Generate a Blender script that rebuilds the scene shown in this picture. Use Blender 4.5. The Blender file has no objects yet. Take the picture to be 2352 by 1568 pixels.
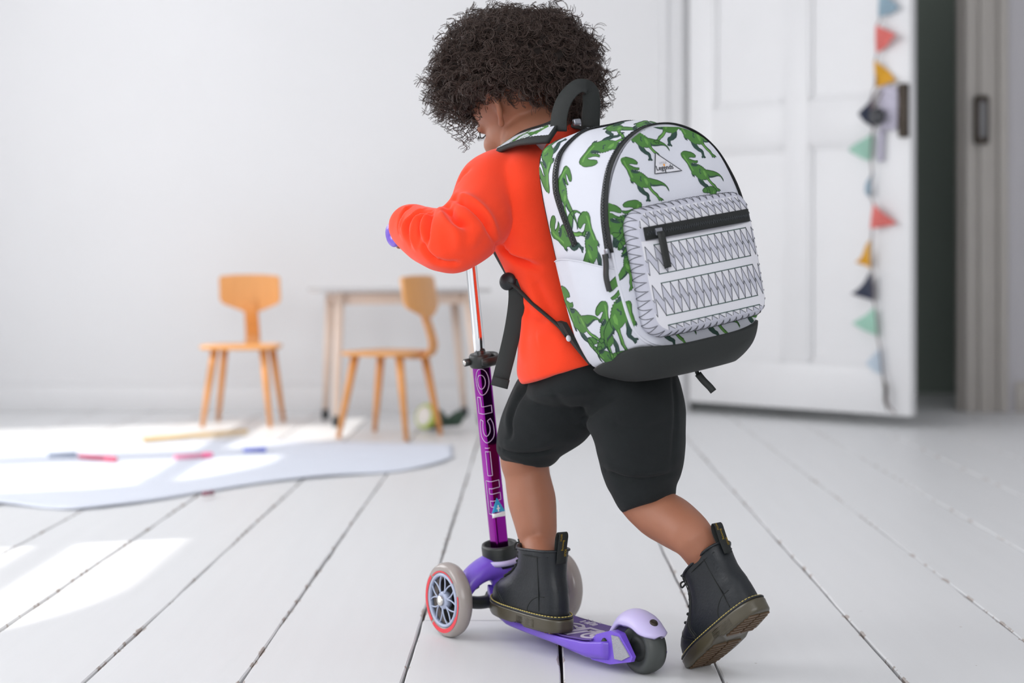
import bpy, bmesh, math, random
import numpy as np
from mathutils import Vector, Matrix, geometry
from mathutils.bvhtree import BVHTree
random.seed(7); RNG = np.random.default_rng(11)
PI = math.pi
sc = bpy.context.scene
COL = sc.collection

# ------------------------------------------------------------------ camera
CAMZ = 0.60                      # eye height of the photographer, metres
FPX = 4000.0                     # focal length in pixels of the 2352 px wide frame
cam_d = bpy.data.cameras.new('camera'); cam = bpy.data.objects.new('camera', cam_d); COL.objects.link(cam)
cam.location = (0, 0, CAMZ); cam.rotation_euler = (PI/2, 0, 0)
cam_d.sensor_width = 36.0; cam_d.lens = FPX/2352*36.0
cam_d.shift_y = -(784-611)/2352.0
cam_d.clip_start = .05; cam_d.clip_end = 60
cam_d.dof.use_dof = True; cam_d.dof.focus_distance = 2.62; cam_d.dof.aperture_fstop = 3.0
sc.camera = cam
# ------------------------------------------------------------------ world, sun, window light, added fill lights, exposure
sc.view_settings.view_transform = 'Standard'; sc.view_settings.look = 'None'
sc.view_settings.gamma = 1.0; sc.view_settings.use_curve_mapping = False
sc.view_settings.exposure = -0.30
w = bpy.data.worlds.new('daylight'); sc.world = w; w.use_nodes = True
bg = w.node_tree.nodes['Background']; bg.inputs[0].default_value = (.955, .97, 1.0, 1); bg.inputs[1].default_value = 1.0
SUN_AZ = math.radians(20); SUN_EL = math.radians(50)      # travels to +X and a little to +Y
sd = bpy.data.lights.new('sun', 'SUN'); sd.energy = 3.6; sd.angle = math.radians(.6); sd.color = (1, .96, .90)
so = bpy.data.objects.new('sun', sd); COL.objects.link(so)
SUN_D = Vector((math.cos(SUN_AZ)*math.cos(SUN_EL), math.sin(SUN_AZ)*math.cos(SUN_EL), -math.sin(SUN_EL)))
so.rotation_euler = SUN_D.to_track_quat('-Z', 'Y').to_euler(); so.location = (-6, 2, 6)
XL, XR, ZC, YR = -2.75, 3.6, 3.2, -1.6                    # left wall, right wall, ceiling height, rear wall
def area_light(name, loc, rot, sx, sy, power, col=(.975, .98, 1)):
    l = bpy.data.lights.new(name, 'AREA'); l.shape = 'RECTANGLE'; l.size = sx; l.size_y = sy; l.energy = power; l.color = col
    o = bpy.data.objects.new(name, l); COL.objects.link(o); o.location = loc; o.rotation_euler = rot
    return o
for yy, wd, pw in ((2.5, 1.2, 42), (4.4, .78, 28), (5.5, 1.1, 26)):
    area_light('window_daylight', (XL-.02, yy, 1.65), (0, -PI/2, 0), 1.7, wd, pw)
area_light('rear_fill_light', (-.3, YR-.1, 1.8), (PI/2, 0, 0), 3.6, 2.0, 92)  # added fill from behind the camera, brightens the surfaces facing it
try:
    sc.cycles.use_denoising = True
    sc.cycles.max_bounces = 10; sc.cycles.diffuse_bounces = 6
    sc.cycles.caustics_reflective = False; sc.cycles.caustics_refractive = False
    sc.cycles.sample_clamp_indirect = 6
except Exception: pass

# ------------------------------------------------------------------ helpers
def lin(c):
    c = np.array(c, float)/255
    return tuple(np.where(c <= .04045, c/12.92, ((c+.055)/1.055)**2.4))
def P(px, py, Y):                # a point at a chosen depth from the survey of the photograph
    return np.array([(px-1176)*Y/FPX, Y, CAMZ-(py-611)*Y/FPX])
def mat(name, rgb, rough=.6, metal=0., bump=0., bscale=200., vary=0., vscale=8., sheen=0., trans=0., coat=0., spec=.5, sss=0., stretch=None, detail=4.):
    m = bpy.data.materials.new(name); m.use_nodes = True
    nt = m.node_tree; b = nt.nodes['Principled BSDF']; L = nt.links
    c = lin(rgb)
    b.inputs['Base Color'].default_value = (*c, 1); b.inputs['Roughness'].default_value = rough
    b.inputs['Metallic'].default_value = metal; b.inputs['Specular IOR Level'].default_value = spec
    if sheen: b.inputs['Sheen Weight'].default_value = sheen; b.inputs['Sheen Roughness'].default_value = .5; b.inputs['Sheen Tint'].default_value = (*[min(1, .4+.6*x) for x in c], 1)
    if trans: b.inputs['Transmission Weight'].default_value = trans; b.inputs['IOR'].default_value = 1.45
    if coat: b.inputs['Coat Weight'].default_value = coat; b.inputs['Coat Roughness'].default_value = .12
    if sss:
        b.inputs['Subsurface Weight'].default_value = sss; b.inputs['Subsurface Radius'].default_value = (.02, .008, .004); b.inputs['Subsurface Scale'].default_value = .3
    tc = nt.nodes.new('ShaderNodeTexCoord'); src = tc.outputs['Object']
    if stretch:
        mp = nt.nodes.new('ShaderNodeMapping'); mp.inputs['Scale'].default_value = stretch; L.new(src, mp.inputs[0]); src = mp.outputs[0]
    n1 = nt.nodes.new('ShaderNodeTexNoise'); n1.inputs['Scale'].default_value = vscale; n1.inputs['Detail'].default_value = detail; L.new(src, n1.inputs['Vector'])
    hs = nt.nodes.new('ShaderNodeMix'); hs.data_type = 'RGBA'; hs.blend_type = 'MIX'
    k = max(vary, .03)
    hs.inputs[6].default_value = (*[x*(1-k) for x in c], 1); hs.inputs[7].default_value = (*[min(1, x*(1+k)) for x in c], 1)
    L.new(n1.outputs['Fac'], hs.inputs[0]); L.new(hs.outputs[2], b.inputs['Base Color'])
    if bump:
        n2 = nt.nodes.new('ShaderNodeTexNoise'); n2.inputs['Scale'].default_value = bscale; n2.inputs['Detail'].default_value = 3; L.new(src, n2.inputs['Vector'])
        bp = nt.nodes.new('ShaderNodeBump'); bp.inputs['Strength'].default_value = bump; bp.inputs['Distance'].default_value = .002
        L.new(n2.outputs['Fac'], bp.inputs['Height']); L.new(bp.outputs[0], b.inputs['Normal'])
    return m
def thing(name, label, cat, loc=(0, 0, 0), rotz=0, group=None):
    o = bpy.data.objects.new(name, None); COL.objects.link(o); o.location = loc; o.rotation_euler = (0, 0, rotz)
    o.empty_display_size = .05
    o['label'] = label; o['category'] = cat
    if group: o['group'] = group
    return o
def root_of(o):
    while o.parent: o = o.parent
    return o
def mesh(V, F, name='m'):
    me = bpy.data.meshes.new(name); me.from_pydata([tuple(v) for v in np.asarray(V, float)], [], [tuple(int(i) for i in f) for f in F]); me.update()
    return me
def put(name, V, F, m, parent=None, smooth=True, world=False, mi=None, label=None, kind=None, recalc=True):
    """one mesh object; world=True: V are world coordinates and the root stands unrotated at its base"""
    V = np.asarray(V, float)
    if world and parent is not None: V = V-np.array(root_of(parent).location)
    me = mesh(V, F, name)
    for mm in (m if isinstance(m, (list, tuple)) else [m]): me.materials.append(mm)
    if mi is not None: me.polygons.foreach_set('material_index', np.asarray(mi, np.int32))
    if recalc:
        bm = bmesh.new(); bm.from_mesh(me); bmesh.ops.recalc_face_normals(bm, faces=bm.faces); bm.to_mesh(me); bm.free()
    if smooth is True: me.polygons.foreach_set('use_smooth', np.ones(len(me.polygons), bool))
    elif smooth:                                     # smooth by angle
        me.polygons.foreach_set('use_smooth', np.ones(len(me.polygons), bool))
        bm = bmesh.new(); bm.from_mesh(me)
        for e in bm.edges:
            if len(e.link_faces) == 2 and e.calc_face_angle(0) > smooth: e.smooth = False
        bm.to_mesh(me); bm.free()
    o = bpy.data.objects.new(name, me); COL.objects.link(o)
    if parent is not None: o.parent = parent
    if label: o['label'] = label
    if kind: o['kind'] = kind
    return o
def tag(o, label=None, cat=None, group=None, kind=None):
    if label: o['label'] = label
    if cat: o['category'] = cat
    if group: o['group'] = group
    if kind: o['kind'] = kind
    return o
class MB:
    """collects shapes into one mesh"""
    def __init__(s): s.V = []; s.F = []; s.M = []; s.n = 0
    def add(s, V, F, mi=0):
        V = np.asarray(V, float); s.V.append(V); s.F += [tuple(int(i)+s.n for i in f) for f in F]; s.M += [mi]*len(F) if np.isscalar(mi) else list(mi); s.n += len(V); return s
    def get(s): return np.concatenate(s.V), s.F
    def put(s, name, m, parent=None, **k):
        V, F = s.get(); return put(name, V, F, m, parent, mi=s.M, **k)
def box(c, d, R=None, bev=0.):
    """box (optionally with chamfered edges) centre c, full size d"""
    c = np.array(c, float); h = np.array(d, float)/2
    bm = bmesh.new(); bmesh.ops.create_cube(bm, size=2)
    for v in bm.verts: v.co = Vector((v.co.x*h[0], v.co.y*h[1], v.co.z*h[2]))
    if bev: bmesh.ops.bevel(bm, geom=list(bm.edges), offset=bev, segments=2, affect='EDGES', profile=.5)
    V = np.array([v.co[:] for v in bm.verts]); F = [[v.index for v in f.verts] for f in bm.faces]; bm.free()
    if R is not None: V = V@np.array(R).T
    return V+c, F
def grid_faces(n, m, cm=True, cn=False):
    F = []
    for i in range(n if cn else n-1):
        for j in range(m if cm else m-1):
            a = i*m+j; b = i*m+(j+1) % m; c = ((i+1) % n)*m+(j+1) % m; d = ((i+1) % n)*m+j
            F.append((a, b, c, d))
    return F
def loft(R, cap=True, closed=False):
    R = np.asarray(R, float); n, m = R.shape[:2]
    V = R.reshape(-1, 3); F = grid_faces(n, m, True, closed)
    if cap and not closed:
        V = np.concatenate([V, R[0].mean(0)[None], R[-1].mean(0)[None]]); a, b = n*m, n*m+1
        for j in range(m):
            F.append((j, a, (j+1) % m)); F.append(((n-1)*m+j, (n-1)*m+(j+1) % m, b))
    return V, F
def nrm(v): v = np.asarray(v, float); return v/(np.linalg.norm(v, axis=-1, keepdims=True)+1e-12)
def catmull(pts, n):
    pts = np.asarray(pts, float); k = len(pts)
    if k == 2: return pts[0]+(pts[1]-pts[0])*np.linspace(0, 1, n)[:, None]
    e = np.concatenate([[2*pts[0]-pts[1]], pts, [2*pts[-1]-pts[-2]]])
    t = np.linspace(0, k-1-1e-9, n); i = t.astype(int); f = (t-i)[:, None]
    p0, p1, p2, p3 = e[i], e[i+1], e[i+2], e[i+3]
    return .5*((2*p1)+(-p0+p2)*f+(2*p0-5*p1+4*p2-p3)*f**2+(-p0+3*p1-3*p2+p3)*f**3)
def frames(path, up=None):
    path = np.asarray(path, float); T = nrm(np.gradient(path, axis=0)); N = np.zeros_like(T)
    u = np.array(up if up is not None else ([0, 0, 1.] if abs(T[0][2]) < .9 else [0, 1., 0]), float)
    for i in range(len(path)):
        u = u-T[i]*(u@T[i]); u = u/(np.linalg.norm(u)+1e-12); N[i] = u
        if up is not None: u = np.array(up, float)
    return T, N, np.cross(T, N)
def tube(path, r, m=10, cap=True, up=None, ry=None, closed=False, pw=1.0):
    """swept superellipse section; r along N, ry along B"""
    path = np.asarray(path, float); T, N, B = frames(path, up)
    r = np.broadcast_to(np.asarray(r, float), (len(path),)); ry = r if ry is None else np.broadcast_to(np.asarray(ry, float), (len(path),))
    a = np.arange(m)/m*2*PI; ca, sa = np.cos(a), np.sin(a)
    ca = np.sign(ca)*np.abs(ca)**pw; sa = np.sign(sa)*np.abs(sa)**pw
    R = path[:, None]+N[:, None]*(r[:, None]*ca)[..., None]+B[:, None]*(ry[:, None]*sa)[..., None]
    return loft(R, cap, closed)
def ribbon(path, nor, w, th):
    """flat strap: path, surface normals, width, thickness"""
    path = np.asarray(path, float); T = nrm(np.gradient(path, axis=0)); nor = nrm(nor); S = nrm(np.cross(T, nor))
    w = np.broadcast_to(np.asarray(w, float), (len(path),))[:, None]
    R = np.stack([path-S*w/2+nor*th*.35, path-S*w*.47+nor*th, path+S*w*.47+nor*th, path+S*w/2+nor*th*.35, path+S*w*.47-nor*th*.1, path-S*w*.47-nor*th*.1], 1)
    return loft(R)
def lathe(prof, m=32, axis=2):
    prof = np.asarray(prof, float); a = np.arange(m)/m*2*PI
    R = np.stack([prof[:, 0:1]*np.cos(a), prof[:, 0:1]*np.sin(a), np.broadcast_to(prof[:, 1:2], (len(prof), m))], -1)
    if axis == 0: R = R[..., [2, 0, 1]]
    if axis == 1: R = R[..., [0, 2, 1]]
    return loft(R)
def ell(c, r, R=None, n=16, m=24):
    a = np.linspace(.02, PI-.02, n); b = np.arange(m)/m*2*PI
    S = np.stack([np.sin(a)[:, None]*np.cos(b), np.sin(a)[:, None]*np.sin(b), np.cos(a)[:, None]+0*b], -1)*np.array(r)
    if R is not None: S = S@np.array(R).T
    return loft(S+np.array(c))
def evaluated(o):
    bpy.context.view_layer.update(); dg = bpy.context.evaluated_depsgraph_get()
    e = o.evaluated_get(dg); me = e.to_mesh()
    V = np.empty(len(me.vertices)*3, np.float32); me.vertices.foreach_get('co', V)
    F = [tuple(p.vertices) for p in me.polygons]; e.to_mesh_clear()
    return V.reshape(-1, 3).astype(float), F
def remesh(V, F, vox, it=3):
    me = mesh(V, F)
    bm = bmesh.new(); bm.from_mesh(me); bmesh.ops.recalc_face_normals(bm, faces=bm.faces); bm.to_mesh(me); bm.free()
    o = bpy.data.objects.new('t', me); COL.objects.link(o)
    md = o.modifiers.new('r', 'REMESH'); md.mode = 'VOXEL'; md.voxel_size = vox; md.adaptivity = 0
    V, F = evaluated(o); bpy.data.objects.remove(o); bpy.data.meshes.remove(me)
    return relax(V, F, it), F
def edges_of(F):
    q = np.array([f if len(f) == 4 else (*f, f[0]) for f in F]); E = np.concatenate([q[:, [0, 1]], q[:, [1, 2]], q[:, [2, 3]], q[:, [3, 0]]]); return E[E[:, 0] != E[:, 1]]
def relax(V, F, it=3, lam=.5):
    E = edges_of(F); n = len(V); deg = np.bincount(E.ravel(), minlength=n)[:, None]+1e-9
    for k in range(it):
        A = np.zeros_like(V)
        for d in range(3): A[:, d] = np.bincount(E[:, 0], V[E[:, 1], d], n)+np.bincount(E[:, 1], V[E[:, 0], d], n)
        V = V+lam*(A/deg-V)
    return V
def vnormals(V, F):
    q = np.array([f if len(f) == 4 else (*f, f[2]) for f in F]); n = np.cross(V[q[:, 2]]-V[q[:, 0]], V[q[:, 3]]-V[q[:, 1]])
    N = np.zeros_like(V)
    for k in range(4):
        for d in range(3): N[:, d] += np.bincount(q[:, k], n[:, d], len(V))
    return nrm(N)
def segdist(V, path):
    d = np.full(len(V), 1e9); t = np.zeros(len(V)); L = 0; tot = len(path)-1
    for i in range(tot):
        a, b = path[i], path[i+1]; ab = b-a; u = np.clip(((V-a)@ab)/(ab@ab+1e-12), 0, 1); dd = np.linalg.norm(V-(a+u[:, None]*ab), axis=1)
        k = dd < d; d[k] = dd[k]; t[k] = (i+u[k])/tot
    return d, t
def fold(V, N, bvh, pts, amp, wid):
    """a crease (amp<0) or ridge (amp>0) along a line of the cloth; pts are sight lines (px, py) cast on the cloth"""
    path = []
    for (x, y) in catmull(pts, 3*len(pts)):
        d = Vector(((x-1176)/FPX, 1, -(y-611)/FPX)).normalized(); h = bvh.ray_cast(Vector((0, 0, CAMZ)), d)
        if h[0]: path.append(np.array(h[0]))
    if len(path) < 2: return V
    d, t = segdist(V, np.array(path)); f = np.exp(-(d/wid)**2)*np.clip(t/.12, .5, 1)*np.clip((1-t)/.3, 0, 1)
    return V+N*(amp*f)[:, None]
def vnoise(V, sc_, seed=0):
    """cheap smooth noise: sum of sines"""
    r = np.random.default_rng(seed); o = np.zeros(len(V))
    for k in range(7):
        d = nrm(r.normal(size=3)); o += np.sin(V@d*sc_*(.7+.25*k)+r.uniform(0, 6))/(1+.35*k)
    return o/3
def rot(a, p, r):
    """columns right, back, up of a body that heads a (left of straight away), leans forward p and to its left r"""
    a, p, r = map(math.radians, (a, p, r))
    h = np.array([-math.sin(a), math.cos(a), 0]); rt = np.array([math.cos(a), math.sin(a), 0]); up = np.array([0, 0, 1.])
    up1 = math.cos(r)*up-math.sin(r)*rt; rt1 = math.cos(r)*rt+math.sin(r)*up
    up2 = math.cos(p)*up1+math.sin(p)*h; h2 = math.cos(p)*h-math.sin(p)*up1
    return np.stack([rt1, -h2, up2], 1)
def text_geo(s, size=1., extrude=0., outline=0., align='CENTER', shear=0., res=4):
    cu = bpy.data.curves.new('t', 'FONT'); cu.body = s; cu.size = size; cu.align_x = align; cu.align_y = 'CENTER'; cu.shear = shear; cu.resolution_u = res
    if outline: cu.fill_mode = 'NONE'; cu.bevel_depth = outline; cu.bevel_resolution = 0
    else: cu.extrude = extrude
    o = bpy.data.objects.new('t', cu); COL.objects.link(o); V, F = evaluated(o)
    bpy.data.objects.remove(o); bpy.data.curves.remove(cu)
    return V, F
def inpoly(pts, poly):
    pts = np.asarray(pts); poly = np.asarray(poly); x, y = pts[:, 0], pts[:, 1]; c = np.zeros(len(pts), bool)
    for i in range(len(poly)):
        x1, y1 = poly[i-1]; x2, y2 = poly[i]
        if y1 == y2: continue
        k = ((y1 > y) != (y2 > y)) & (x < (x2-x1)*(y-y1)/(y2-y1)+x1); c ^= k
    return c
def printed(boundary, layers, step):
    """flat cloth cut along `boundary` whose print follows the polygons in layers [(poly, material index)] - returns 2D verts, tris, material per tri"""
    B = [np.asarray(boundary, float)]+[np.asarray(p, float) for p, _ in layers]
    verts = []; ed = []
    for p in B:
        n0 = len(verts); verts += [Vector((a, b)) for a, b in p]; ed += [(n0+i, n0+(i+1) % len(p)) for i in range(len(p))]
    lo, hi = B[0].min(0), B[0].max(0)
    gx, gy = np.meshgrid(np.arange(lo[0]+step/2, hi[0], step), np.arange(lo[1]+step/2, hi[1], step)); g = np.stack([gx.ravel(), gy.ravel()], 1)
    g = g[inpoly(g, B[0])]; verts += [Vector((a, b)) for a, b in g]
    r = geometry.delaunay_2d_cdt(verts, ed, [], 0, 1e-6)
    V2 = np.array([v[:] for v in r[0]]); T = np.array([f for f in r[2] if len(f) == 3]); cen = V2[T].mean(1)
    k = inpoly(cen, B[0]); T = T[k]; cen = cen[k]; mi = np.zeros(len(T), int)
    for p, m in layers: mi[inpoly(cen, p)] = m
    return V2, T, mi
# ------------------------------------------------------------------ materials of the room
M = {}
M['wall'] = mat('white_wall_paint', (227, 227, 228), .75, bump=.08, bscale=60, vary=.012, vscale=1.5)
M['wall_r'] = mat('shaded_wall_paint', (196, 194, 198), .75, bump=.08, bscale=60, vary=.02, vscale=1.5)  # wall white greyed: shade beside the open door is put into the colour
M['gloss'] = mat('white_gloss_paint', (226, 226, 227), .4, bump=.06, bscale=25, vary=.015, vscale=3)
M['frame'] = mat('worn_shaded_grey_gloss_paint', (186, 181, 175), .45, bump=.06, bscale=25, vary=.05, vscale=6)  # grey gloss, darkened further with the shade right of the door
M['hall'] = mat('dark_green_grey_hall_paint', (128, 138, 130), .8, vary=.05, vscale=2)
M['ceil'] = mat('ceiling_paint', (230, 230, 231), .8)
def plank_mat():
    m = mat('painted_floorboard', (225, 226, 227), .42, vary=.02, vscale=3, stretch=(9, .6, 9)); nt = m.node_tree; L = nt.links; b = nt.nodes['Principled BSDF']
    b.inputs['Specular IOR Level'].default_value = .45
    tc = nt.nodes.new('ShaderNodeTexCoord')
    # chips and specks in the paint
    v = nt.nodes.new('ShaderNodeTexVoronoi'); v.inputs['Scale'].default_value = 9; L.new(tc.outputs['Object'], v.inputs['Vector'])
    n = nt.nodes.new('ShaderNodeTexNoise'); n.inputs['Scale'].default_value = 90; n.inputs['Detail'].default_value = 3; L.new(tc.outputs['Object'], n.inputs['Vector'])
    mu = nt.nodes.new('ShaderNodeMath'); mu.operation = 'MULTIPLY_ADD'; L.new(n.outputs['Fac'], mu.inputs[0]); mu.inputs[1].default_value = .05; L.new(v.outputs['Distance'], mu.inputs[2])
    r = nt.nodes.new('ShaderNodeMapRange'); r.inputs[1].default_value = .047; r.inputs[2].default_value = .039; L.new(mu.outputs[0], r.inputs[0])
    # chips along the joints: driven by the uv-like attribute 'edge' (distance to the board edge, metres)
    at = nt.nodes.new('ShaderNodeAttribute'); at.attribute_name = 'edge'
    n3 = nt.nodes.new('ShaderNodeTexNoise'); n3.inputs['Scale'].default_value = 22; n3.inputs['Detail'].default_value = 6; L.new(tc.outputs['Object'], n3.inputs['Vector'])
    e1 = nt.nodes.new('ShaderNodeMapRange'); e1.inputs[1].default_value = .0; e1.inputs[2].default_value = .012; e1.inputs[3].default_value = .15; e1.inputs[4].default_value = -.3; L.new(at.outputs['Fac'], e1.inputs[0])
    e2 = nt.nodes.new('ShaderNodeMath'); e2.operation = 'ADD'; L.new(e1.outputs[0], e2.inputs[0]); L.new(n3.outputs['Fac'], e2.inputs[1])
    e3 = nt.nodes.new('ShaderNodeMapRange'); e3.inputs[1].default_value = .70; e3.inputs[2].default_value = .73; L.new(e2.outputs[0], e3.inputs[0])
    mx = nt.nodes.new('ShaderNodeMath'); mx.operation = 'MAXIMUM'; L.new(r.outputs[0], mx.inputs[0]); L.new(e3.outputs[0], mx.inputs[1])
    base = b.inputs['Base Color'].links[0].from_socket
    mix = nt.nodes.new('ShaderNodeMix'); mix.data_type = 'RGBA'; L.new(mx.outputs[0], mix.inputs[0]); L.new(base, mix.inputs[6]); mix.inputs[7].default_value = (*lin((178, 168, 162)), 1)
    L.new(mix.outputs[2], b.inputs['Base Color'])
    # brushed paint and old grain
    mp = nt.nodes.new('ShaderNodeMapping'); mp.inputs['Scale'].default_value = (45, 3, 1); L.new(tc.outputs['Object'], mp.inputs[0])
    n2 = nt.nodes.new('ShaderNodeTexNoise'); n2.inputs['Scale'].default_value = 1; n2.inputs['Detail'].default_value = 5; n2.inputs['Distortion'].default_value = .6; L.new(mp.outputs[0], n2.inputs['Vector'])
    bp = nt.nodes.new('ShaderNodeBump'); bp.inputs['Strength'].default_value = .25; bp.inputs['Distance'].default_value = .002; L.new(n2.outputs['Fac'], bp.inputs['Height']); L.new(bp.outputs[0], b.inputs['Normal'])
    return m
M['plank'] = plank_mat()
M['sub'] = mat('dark_subfloor', (84, 76, 70), .9, vary=.2, vscale=20)

# ------------------------------------------------------------------ the room
def struct(name, MBo, m, **k): o = MBo.put(name, m, smooth=.5, **k); o['kind'] = 'structure'; return o
WU = nrm(np.array([1, -.012, 0])); WN = nrm(np.array([-.012, -1, 0])); WO = np.array([0, 7.2, 0])     # back wall: along, into the room, origin
WR = np.stack([WU, -WN, [0, 0, 1.]], 1)
def wpt(t, off, z): return WO+WU*t+WN*off+np.array([0, 0, z])
def wbox(mb, t0, t1, o0, o1, z0, z1, bev=0, mi=0): mb.add(*box(wpt((t0+t1)/2, (o0+o1)/2, (z0+z1)/2), (t1-t0, abs(o1-o0), z1-z0), WR, bev), mi)
TH, TJ, DH = .745, 1.872, 2.25                                   # hinge side, latch side, door head height
mb = MB(); wbox(mb, -3.2, TH-.02, -.12, 0, 0, ZC); wbox(mb, TH-.02, TJ, -.12, 0, DH, ZC)
struct('wall_back', mb, M['wall'])
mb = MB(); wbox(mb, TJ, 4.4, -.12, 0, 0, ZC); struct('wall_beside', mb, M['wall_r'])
# left wall with three windows whose heads arch down towards the near side
mb = MB(); zs, zh = .75, 2.83
wins = [(1.9, 3.12), (4.0, 4.78), (4.95, 6.1)]
def lbox(y0, y1, z0, z1): mb.add(*box((XL-.1, (y0+y1)/2, (z0+z1)/2), (.2, y1-y0, z1-z0)))
lbox(YR, .1, 0, ZC); lbox(.1, 1.3, 0, ZC); lbox(1.3, 1.9, 0, ZC); lbox(3.12, 4.0, 0, ZC); lbox(4.78, 4.95, 0, ZC); lbox(6.1, 7.4, 0, ZC)
for wi, (y0, y1) in enumerate(wins):
    zh = (2.83, 2.83, 3.08)[wi]
    lbox(y0, y1, 0, zs); lbox(y0, y1, zh, ZC)
    a = np.linspace(0, PI/2, 10); prof = [(y0, zh)]+[(y0+.62*(1-math.cos(t)), zh-.62+.62*math.sin(t)) for t in a]
    V = [(x, y, z) for x in (XL-.2, XL) for y, z in prof]; n = len(prof)
    F = [tuple(range(n)), tuple(range(2*n-1, n-1, -1))]+[(i, (i+1) % n, n+(i+1) % n, n+i) for i in range(n)]
    mb.add(V, F)
struct('wall_left', mb, M['wall'])
for k, (y0, y1) in enumerate(wins):
    zh = (2.83, 2.83, 3.08)[k]
    mb = MB(); q = XL-.1
    mb.add(*box((q, (y0+y1)/2, 2.37), (.05, y1-y0, .045))); mb.add(*box((q, (y0+y1)/2, zs+.03), (.06, y1-y0, .06)))
    for yy in np.arange(y1-.27, y0+.1, -.27)[1:]: mb.add(*box((q, yy, (zs+2.37)/2), (.03, .012, 2.34-zs)))
    mb.add(*box((q, y1-.02, (zs+zh)/2), (.06, .04, zh-zs)))
    struct('window_%d' % (k+1), mb, M['gloss'])
mb = MB(); mb.add(*box((XR+.06, 3, ZC/2), (.12, 13, ZC))); struct('wall_right', mb, M['wall'])
mb = MB(); mb.add(*box((.4, 3, ZC+.05), (7, 13, .1))); struct('ceiling', mb, M['ceil'])
mb = MB(); mb.add(*box((.4, YR-.06, .35), (7, .12, .7))); mb.add(*box((.4, YR-.06, 3.05), (7, .12, .3))); mb.add(*box((-2.7, YR-.06, 1.6), (.5, .12, ZC))); mb.add(*box((2.8, YR-.06, 1.6), (2., .12, ZC)))
struct('wall_rear', mb, M['wall'])
# the hall beyond the doorway
mb = MB(); wbox(mb, TH-.6, 3.2, -1.15, -1.05, 0, ZC); wbox(mb, TH-.6, TH-.5, -1.1, -.12, 0, ZC); wbox(mb, 3.1, 3.2, -1.1, -.12, 0, ZC)
struct('wall_hall', mb, M['hall'])
mb = MB(); wbox(mb, TH-.5, 3.1, -1.05, -.12, 2.6, 2.65); struct('ceiling_hall', mb, M['hall'])
area_light('hall_fill', (1.9, 7.75, 2.5), (0, 0, 0), .5, .5, 1.6)  # added unseen light that lifts the dark hall
# skirting boards
for nm, a, b in (('baseboard_back', -3.1, TH-.13), ('baseboard_right', TJ+.2, 4.2)):
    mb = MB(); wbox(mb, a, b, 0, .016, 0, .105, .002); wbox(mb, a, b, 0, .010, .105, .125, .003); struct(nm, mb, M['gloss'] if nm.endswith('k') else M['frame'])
# door casing
mb = MB()
wbox(mb, TH-.13, TH-.035, 0, .022, 0, DH+.1, .004); wbox(mb, TH-.13, TH-.105, .0, .034, 0, DH+.1, .004); wbox(mb, TH-.02, TH-.008, -.12, -.02, 0, DH)
struct('trim_1', mb, M['wall'])
mb = MB()
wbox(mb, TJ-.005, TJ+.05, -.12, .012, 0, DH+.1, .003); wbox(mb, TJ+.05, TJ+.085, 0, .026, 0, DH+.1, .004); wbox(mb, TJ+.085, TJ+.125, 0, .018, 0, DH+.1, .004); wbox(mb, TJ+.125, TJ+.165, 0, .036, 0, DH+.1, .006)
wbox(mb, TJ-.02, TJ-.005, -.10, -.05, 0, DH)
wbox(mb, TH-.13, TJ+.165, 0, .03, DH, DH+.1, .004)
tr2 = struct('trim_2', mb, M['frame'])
M['lock'] = mat('dark_bronze_lock', (66, 58, 50), .45, metal=.6, vary=.25, vscale=60, bump=.3, bscale=120)
M['lock_in'] = mat('dull_steel', (128, 128, 130), .5, metal=.5, vary=.1, vscale=40)
mb = MB(); wbox(mb, TJ+.025, TJ+.085, .012, .05, 1.10, 1.30, .012); put('lock_keeper', *mb.get(), M['lock'], tr2, smooth=.6)
mb = MB(); wbox(mb, TJ+.042, TJ+.070, .045, .054, 1.125, 1.275, .004); put('keeper_slot', *mb.get(), M['lock_in'], tr2, smooth=.6)
# floor: sub-floor and single boards
mb = MB(); mb.add(*box((.4, 3, -.06), (7.4, 13.6, .07))); floor = struct('floor', mb, M['sub'])
edges = [-1.076-.231*k for k in range(9, 0, -1)]+[-1.076, -.848, -.618, -.392, -.157, .073, .306, .567, .818]+[.818+.243*k for k in range(1, 13)]
BD = np.array([.012, 1.0, 0]); BD /= np.linalg.norm(BD); BX = np.array([BD[1], -BD[0], 0])
def plank(xa, xb, ya, yb, gap):
    n = max(3, int((yb-ya)/.09)); y = np.linspace(ya+.0012, yb-.0012, n); wv = RNG.normal(size=(2, n))*.0006+.0007*np.sin(y*RNG.uniform(3, 9)+RNG.uniform(0, 6))
    a = xa+gap/2+wv[0]; b = xb-gap/2+wv[1]; e = .002; dz = RNG.uniform(-.0006, .0006)
    prof = lambda i: [(a[i], -.026), (a[i], -e+dz), (a[i]+e, dz), (a[i]+.014, dz), (b[i]-.014, dz), (b[i]-e, dz), (b[i], -e+dz), (b[i], -.026)]
    R = np.array([[BX*px+BD*(y[i]-2.508)+np.array([0, 2.508, 0])+np.array([0, 0, pz]) for px, pz in prof(i)] for i in range(n)])
    V, F = loft(R)
    o = put('plank', V, F, M['plank'], floor, smooth=False)
    ed = np.tile([0, 0, 0, .014, .014, 0, 0, 0], n).astype(float); ed = np.concatenate([ed, [.0, .0]])
    at = o.data.attributes.new('edge', 'FLOAT', 'POINT'); at.data.foreach_set('value', ed.astype(np.float32))
for i in range(len(edges)-1):
    if edges[i] > 3.6 or edges[i+1] < -2.8: continue
    cuts = [-2.9]+([2.948, 6.1] if abs(edges[i]+.157) < .01 else sorted([RNG.uniform(-.5, 1.9), RNG.uniform(4.2, 6.3)]))+[9.2]
    for a, b in zip(cuts[:-1], cuts[1:]): plank(edges[i], edges[i+1], a, b, .0045 if edges[i] < .4 else .0032)

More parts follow.
